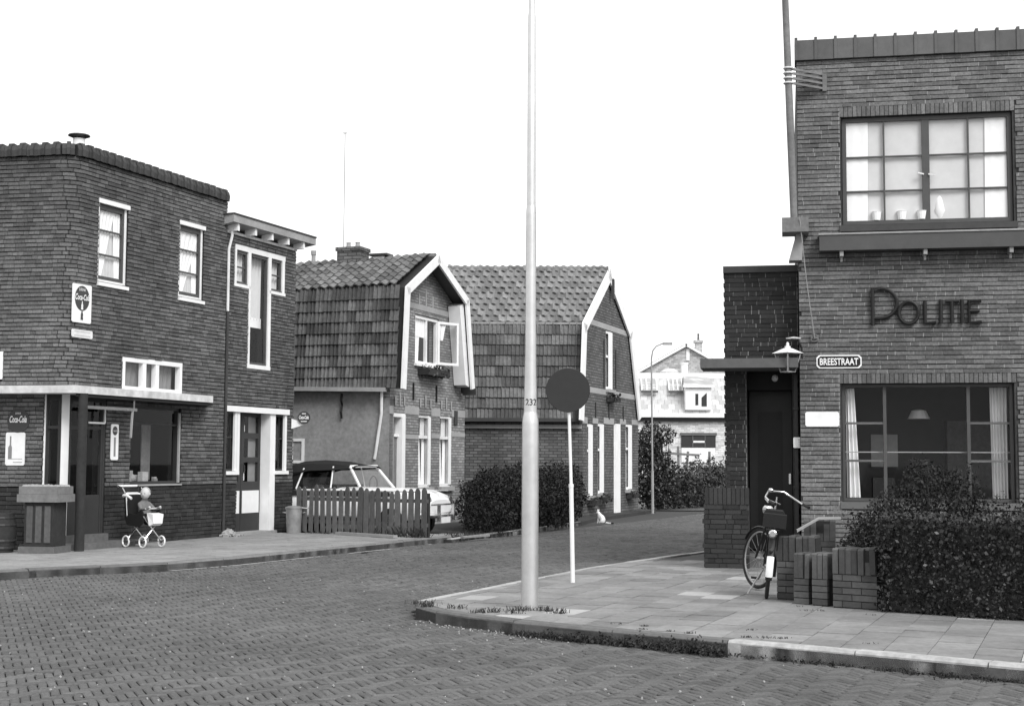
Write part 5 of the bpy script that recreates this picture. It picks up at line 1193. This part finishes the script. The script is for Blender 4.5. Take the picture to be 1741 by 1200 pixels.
MB().tube([(1.5, 0, .93), (2.0, 0, .86), (2.07, 0, .78)], .014, 6).build('bonnet_ornament', 'chrome', CAR)
MB().beam((2.065, -.5, .62), (2.065, .5, .62), .02, .03).build('grille_bar', 'chrome', CAR)

# ================================================================== SHOP FRONT FURNITURE
PL_ = thing('stone_planter', 'square stone planter on a panelled pedestal beside the shop entrance', 'planter', (-7.22, 22.02, PAV), R(-11))
MB().box(-.24, .24, -.20, .20, 0, .78).build('pedestal', 'wood_dark', PL_); MB().box(-.30, .30, -.26, .26, .0, .10).build('base_block', 'kerb_dark', PL_)
for x in (-.15, 0, .15): MB().box(x - .05, x + .05, -.215, -.2, .16, .72).build('panel', 'fence_wood', PL_)
MB().box(-.34, .34, -.27, .27, .78, .90).build('lower_slab', 'kerb_mid', PL_); MB().box(-.32, .32, -.25, .25, .902, 1.02).build('trough', 'kerb_mid', PL_)
b = MB()
for _ in range(70):
    r = random.uniform(.02, .045); b.ball((random.uniform(-.3, .3), random.uniform(-.23, .23), 1.02), (r, r * .8, r * .7), 4)
b.build('gravel', 'stone_band', PL_, kind='stuff')
BA = thing('wooden_barrel', 'dark wooden barrel at the left picture edge by the shop wall', 'barrel', (-7.93, 22.05, PAV), 0)
MB().lathe([(.20, 0), (.235, .15), (.25, .30), (.235, .45), (.20, .60), (.18, .60)], 20).build('staves', 'wood_dark', BA, True)
for z, r in ((.07, .222), (.18, .244), (.42, .244), (.53, .222)): MB().lathe([(r, z - .02), (r + .006, z), (r, z + .02)], 20).build('hoop', 'dark_paint', BA)

# stroller with a child
ST = thing('pushchair', 'folding metal pushchair with dark seat and white front basket on the shop pavement', 'pushchair', (-6.06, 23.45, PAV), R(-38))
def wheel_ring(c, r, parent, name):
    t_ = MB().tube([(c[0] + r * math.cos(a), c[1], c[2] + r * math.sin(a)) for a in [i * math.pi / 10 for i in range(20)]], .014, 6, True).build(name, 'enamel_white', parent, True)
    sp = MB()
    for i in range(4): a = i * math.pi / 4; sp.beam((c[0] - r * math.cos(a), c[1], c[2] - r * math.sin(a)), (c[0] + r * math.cos(a), c[1], c[2] + r * math.sin(a)), .008, .008)
    sp.build('spokes', 'chrome', t_); MB().lathe([(.02, -.02), (.025, 0), (.02, .02)], 8, c, 'y').build('hub', 'dark_paint', t_)
for x in (-.22, .22):
    for y in (-.19, .19): wheel_ring((x, y, .10), .085, ST, 'wheel')
    fr = MB(); fr.tube([(x, -.18, .11), (x, .0, .30), (x, .19, .52)], .011, 6); fr.tube([(x, .18, .11), (x, .0, .30), (x, -.19, .52)], .011, 6); fr.build('cross_frame', 'chrome', ST)
    MB().tube([(x, -.21, .10), (x, .21, .10)], .009, 6).build('axle', 'chrome', ST)
for y in (-.19, .19): MB().tube([(-.22, y, .14), (.22, y, .14)], .009, 6).build('side_rail', 'chrome', ST); MB().tube([(-.20, y, .52), (-.24, y, .85), (-.34, y, .97), (-.46, y, 1.0)], .012, 6).build('push_arm', 'chrome', ST)
MB().tube([(-.46, -.19, 1.0), (-.46, .19, 1.0)], .018, 8).build('handle', 'enamel_white', ST)
b = MB(); b.prism([(-.30, .84), (-.24, .84), (-.17, .56), (.02, .54), (.14, .62), (.20, .58), (.20, .40), (.10, .34), (-.20, .36), (-.27, .46)], -.185, -.165)
b.prism([(-.30, .84), (-.24, .84), (-.17, .56), (.02, .54), (.14, .62), (.20, .58), (.20, .40), (.10, .34), (-.20, .36), (-.27, .46)], .165, .185)
b.add([(-.29, -.165, .86), (-.29, .165, .86), (-.22, .165, .46), (-.22, -.165, .46), (.17, .165, .42), (.17, -.165, .42), (.19, .165, .56), (.19, -.165, .56)], [(0,1,2,3), (3,2,4,5), (5,4,6,7)])
b.build('seat', 'canvas', ST)
MB().tube([(-.30, -.20, .84), (-.33, -.10, .87), (-.33, .10, .87), (-.30, .20, .84)], .026, 8).build('backrest_roll', 'enamel_white', ST, True)
MB().tube([(-.30, -.195, .85), (-.18, -.20, .84), (-.10, -.19, .80)], .022, 8).build('folded_hood', 'enamel_white', ST, True)
MB().add([(.22, -.12, .57), (.36, -.11, .55), (.36, -.09, .40), (.27, -.11, .36), (.22, .12, .57), (.36, .11, .55), (.36, .09, .40), (.27, .11, .36)], [(0,1,2,3),(7,6,5,4),(0,4,5,1),(1,5,6,2),(2,6,7,3),(3,7,4,0)]).build('basket', 'enamel_white', ST)
MB().tube([(.10, -.19, .62), (.22, -.16, .64), (.22, .16, .64), (.10, .19, .62)], .012, 6).build('safety_bar', 'chrome', ST)
def skinned(name, verts, edges, radii, material, parent=None, sub=2, root=0):
    me = bpy.data.meshes.new(name); me.from_pydata(verts, edges, []); me.materials.append(MATS[material])
    o = bpy.data.objects.new(name, me); col.objects.link(o); o.parent = parent
    md = o.modifiers.new('skin', 'SKIN'); md.use_smooth_shade = True
    me.skin_vertices.new() if not me.skin_vertices else None
    for i, r in enumerate(radii):
        v = me.skin_vertices[0].data[i]; v.radius = r if isinstance(r, tuple) else (r, r); v.use_root = (i == root)
    sb = o.modifiers.new('smooth', 'SUBSURF'); sb.levels = sub; sb.render_levels = sub; return o
KD = thing('person', 'toddler in light clothes sitting in the pushchair and holding its bar', 'person', ST.location + Vector((.08 * math.cos(R(-38)), .08 * math.sin(R(-38)), 0)), R(-38))
skinned('body', [(-.10, 0, .50), (-.11, 0, .62), (-.09, 0, .72), (-.08, 0, .77), (-.06, -.01, .83), (-.05, -.015, .89), (-.05, -.015, .94),
                 (-.09, -.10, .71), (.02, -.13, .62), (.14, -.12, .645), (.19, -.11, .66), (-.09, .10, .71), (.02, .13, .62), (.14, .11, .645), (.19, .10, .66),
                 (-.02, -.06, .49), (.12, -.07, .50), (.24, -.06, .42), (-.02, .06, .49), (.12, .07, .50), (.24, .06, .42)],
        [(0,1),(1,2),(2,3),(3,4),(4,5),(5,6),(2,7),(7,8),(8,9),(9,10),(2,11),(11,12),(12,13),(13,14),(0,15),(15,16),(16,17),(0,18),(18,19),(19,20)],
        [.085, .09, .075, .035, .062, .075, .055, .036, .032, .026, .022, .036, .032, .026, .022, .05, .045, .036, .05, .045, .036], 'cloth', KD)
hd = MB().ball((-.045, -.02, .885), (.082, .076, .096), 10).build('head', 'skin', KD, True)
hr = MB(); hr.ball((-.06, .002, .908), (.082, .078, .084), 10); hr.build('hair', 'hair', KD, True)
fdv = Vector((.45, -.89, 0)); sdv = Vector((.89, .45, 0))
for s in (-1, 1):
    p = Vector((-.045, -.02, .885)) + fdv * .071 + sdv * s * .028; MB().ball(p, (.008, .008, .007), 5).build('eye', 'black', hd)
    p = Vector((-.045, -.02, .875)) + sdv * s * .078 - fdv * .01; MB().ball(p, (.012, .014, .022), 5).build('ear', 'skin', hd)
MB().ball(Vector((-.045, -.02, .865)) + fdv * .077, (.010, .010, .012), 5).build('nose', 'skin', hd); MB().ball(Vector((-.045, -.02, .838)) + fdv * .068, (.016, .016, .005), 5).build('mouth', 'print_grey', hd)
for y in (-.11, .105): MB().ball((.195, y, .665), (.022, .022, .018), 6).build('hand', 'skin', KD, True)

# cat
CT = thing('cat', 'white cat with dark tail tip sitting on the street before the pantiled house', 'cat', (2.29, 35.9, 0), R(150))
skinned('body', [(-.06, 0, .08), (-.02, 0, .14), (.05, 0, .20), (.08, 0, .25), (.11, 0, .295), (.15, 0, .285), (.08, -.035, .14), (.09, -.035, .06), (.11, -.035, .012), (.08, .035, .14), (.09, .035, .06), (.11, .035, .012), (-.02, -.07, .06), (.05, -.075, .02), (-.02, .07, .06), (.05, .075, .02)],
        [(0,1),(1,2),(2,3),(3,4),(4,5),(2,6),(6,7),(7,8),(2,9),(9,10),(10,11),(0,12),(12,13),(0,14),(14,15)],
        [.075, .08, .065, .042, .05, .025, .028, .02, .018, .028, .02, .018, .05, .022, .05, .022], 'enamel_white', CT)
for y in (-.028, .028): MB().add([(.09, y - .018, .33), (.12, y - .018, .335), (.105, y + .018, .335), (.103, y * 1.4, .38)], [(0,1,3),(1,2,3),(2,0,3)]).build('ear', 'enamel_white', CT)
MB().tube([(-.12, 0, .03), (-.20, .0, .02), (-.28, .01, .02)], [.022, .02, .02], 8).build('tail', 'enamel_white', CT, True); MB().tube([(-.28, .01, .02), (-.34, .03, .025)], [.026, .02], 8).build('tail_tip', 'black', CT, True)

# bicycle leaning at the garden wall, seen from behind
BK = thing('bicycle', 'black roadster bicycle with white rear mudguard leaning by the stepped wall', 'bicycle', (2.70, 15.08, PAV), R(80)); BK.rotation_euler = (R(6), 0, R(80))
def bwheel(x, name):
    w_ = MB().tube([(x + .325 * math.cos(a), 0, .345 + .325 * math.sin(a)) for a in [i * math.pi / 20 for i in range(40)]], .02, 8, True).build('wheel', 'rubber', BK, True)
    MB().tube([(x + .30 * math.cos(a), 0, .345 + .30 * math.sin(a)) for a in [i * math.pi / 20 for i in range(40)]], .010, 6, True).build('rim', 'zinc', w_, True)
    s_ = MB()
    for i in range(16): a = i * math.pi / 8; s_.tube([(x + .02 * math.cos(a + 1), 0, .345 + .02 * math.sin(a + 1)), (x + .30 * math.cos(a), 0, .345 + .30 * math.sin(a))], .0018, 4)
    s_.build('spokes', 'zinc', w_); MB().lathe([(.02, -.05), (.025, 0), (.02, .05)], 8, (x, 0, .345), 'y').build('hub', 'zinc', w_)
bwheel(0, 'rear'); bwheel(1.12, 'front')
fr = MB(); fr.tube([(.42, 0, .30), (.30, 0, .80)], .016, 8); fr.tube([(.42, 0, .30), (.92, 0, .80)], .018, 8); fr.tube([(.31, 0, .74), (.90, 0, .86)], .015, 8)
for y in (-.05, .05): fr.tube([(0, y, .345), (.42, y * .5, .30)], .011, 6); fr.tube([(0, y, .345), (.30, y * .3, .78)], .010, 6)
fr.tube([(.92, 0, .78), (.89, 0, .92)], .02, 8); fr.build('frame', 'black', BK, True)
for y in (-.05, .05): MB().tube([(.92, y * .6, .78), (.98, y, .70), (1.12, y, .345)], .013, 6).build('fork', 'black', BK, True)
for x0, nm, a0, a1 in ((0, 'rear', R(20), R(200)), (1.12, 'front', R(30), R(170))):
    g_ = MB(); n_ = 14; vv = []
    for i in range(n_ + 1):
        a = a0 + (a1 - a0) * i / n_
        for y, r in ((-.035, .355), (-.02, .368), (.02, .368), (.035, .355)): vv.append((x0 + r * math.cos(a), y, .345 + r * math.sin(a)))
    g_.add(vv, [(i*4+j, i*4+j+1, i*4+5+j, i*4+4+j) for i in range(n_) for j in range(3)]); mg = g_.build('mudguard', 'black', BK, True)
    if x0 == 0:
        vv = []; g_ = MB()
        for i in range(7):
            a = R(160) + R(34) * i / 6
            for y, r in ((-.037, .358), (-.021, .372), (.021, .372), (.037, .358)): vv.append((r * math.cos(a), y, .345 + r * math.sin(a)))
        g_.add(vv, [(i*4+j, i*4+j+1, i*4+5+j, i*4+4+j) for i in range(6) for j in range(3)]); g_.build('white_patch', 'enamel_white', mg, True); MB().ball((-.335, 0, .53), (.03, .024, .024), 6).build('reflector', 'dark_paint', mg)
MB().lathe([(.03, -.01), (.045, .0), (.03, .01)], 10, (-.30, 0, .70), 'x').build('rear_lamp', 'chrome', BK)
rk = MB()
for y in (-.055, 0, .055): rk.tube([(-.28, y, .74), (.22, y, .75)], .007, 6)
rk.tube([(-.28, -.06, .74), (-.28, .06, .74)], .007, 6); 
for y in (-.06, .06): rk.tube([(-.22, y, .74), (0, y, .345)], .006, 6)
rk.build('luggage_rack', 'black', BK)
MB().tube([(.30, 0, .78), (.285, 0, .90)], .012, 8).build('seat_post', 'chrome', BK)
b = MB(); sd_ = [(-.0, .11, .93), (.08, .105, .945), (.16, .06, .94), (.30, .028, .935), (.34, .01, .925)]; rr = []
for x, hw, z in sd_: rr += [(x + .1, -hw, z - .03), (x + .1, -hw * .8, z), (x + .1, hw * .8, z), (x + .1, hw, z - .03)]
b.add(rr, [(i*4+j, i*4+j+1, i*4+5+j, i*4+4+j) for i in range(4) for j in range(3)] + [(0,1,2,3)]); b.build('saddle', 'black', BK)
for y in (-.06, .06): MB().tube([(.14 + .0 * i, y + .018 * math.cos(i * 1.3), .83 + i * .006) for i in range(14)], .006, 5).build('saddle_spring', 'chrome', BK)
MB().tube([(.12, -.09, .89), (.12, .09, .89)], .010, 6).build('saddle_rail', 'chrome', BK)
MB().tube([(.89, 0, .92), (.875, 0, 1.06)], .012, 8).build('stem', 'chrome', BK)
MB().tube([(.60, .22, .99), (.68, .22, 1.01), (.80, .20, 1.05), (.90, .10, 1.12), (.90, 0, 1.12), (.90, -.10, 1.12), (.80, -.20, 1.05), (.68, -.22, 1.01), (.60, -.22, .99)], .011, 8).build('handlebar', 'chrome', BK, True)
for y in (-.22, .22): MB().tube([(.56, y, .985), (.68, y, 1.01)], .017, 8).build('grip', 'black', BK)
MB().tube([(.66, .24, .99), (.80, .20, 1.03), (.88, -.05, .98)], .008, 6).build('brake_lever', 'chrome', BK); MB().ball((.86, .10, 1.13), (.03, .03, .025), 6).build('bell', 'chrome', BK)
MB().lathe([(.02, -.02), (.05, .0), (.055, .07), (.02, .09)], 12, (1.0, 0, .90), 'x').build('headlamp', 'chrome', BK)
MB().box(-.02, .48, -.075, -.045, .24, .44).build('chain_case', 'black', BK)
for s in (-1, 1): ck = MB().tube([(.42, s * .06, .30), (.42 + s * .10, s * .09, .30 - s * .13)], .010, 6).build('crank', 'zinc', BK); MB().box(.42 + s * .10 - .04, .42 + s * .10 + .04, s * .09 - (0 if s > 0 else .09), s * .09 + (.09 if s > 0 else 0), .285 - s * .13, .305 - s * .13).build('pedal', 'rubber', ck)
MB().tube([(.30, .06, .28), (.20, .20, .01)], .010, 6).build('kickstand', 'zinc', BK)
for y in (-.046, .040): MB().prism([(0, .345)] + [(.35 * math.cos(R(a)), .345 + .35 * math.sin(R(a))) for a in range(25, 116, 15)], y, y + .006).build('coat_guard', 'black', BK)

tn = Matrix.Translation((.92, 0, 0)) @ Matrix.Rotation(R(32), 4, 'Z') @ Matrix.Translation((-.92, 0, 0))
for o in BK.children:
    nm = o.name.split('.')[0]
    if nm in ('fork', 'handlebar', 'grip', 'stem', 'brake_lever', 'bell', 'headlamp') or (nm in ('wheel', 'mudguard') and min(v.co.x for v in o.data.vertices) > .5): o.matrix_local = tn
sb_ = MB().prism([(-.20, .76), (.16, .76), (.14, .90), (-.16, .90)], -.13, .11).build('rolled_bag', 'canvas', BK)

# pale grit and dust lying in the gutter and on the road
b = MB()
for _ in range(420):
    if random.random() < .35: t = random.random(); x, y = -.9 + t * 1.2 + random.gauss(0, .12), 14.0 - t * 1.2 - abs(random.gauss(0, .22))
    else: y = random.uniform(9, 19); x = random.uniform(-.36, .2) * y
    if inside((x, y), RK, -1) or inside((x, y), LK, 1): continue
    r = random.uniform(.003, .010); b.obox(Matrix.Translation((x, y, r * .4)) @ Matrix.Rotation(random.uniform(0, 3), 4, (random.random(), random.random(), 1)), r, r * .8, r * .5)
o = b.build('grit', 'concrete'); o['kind'] = 'stuff'; tag(o, 'pale grit scattered over the brick road and along the kerb', 'grit')
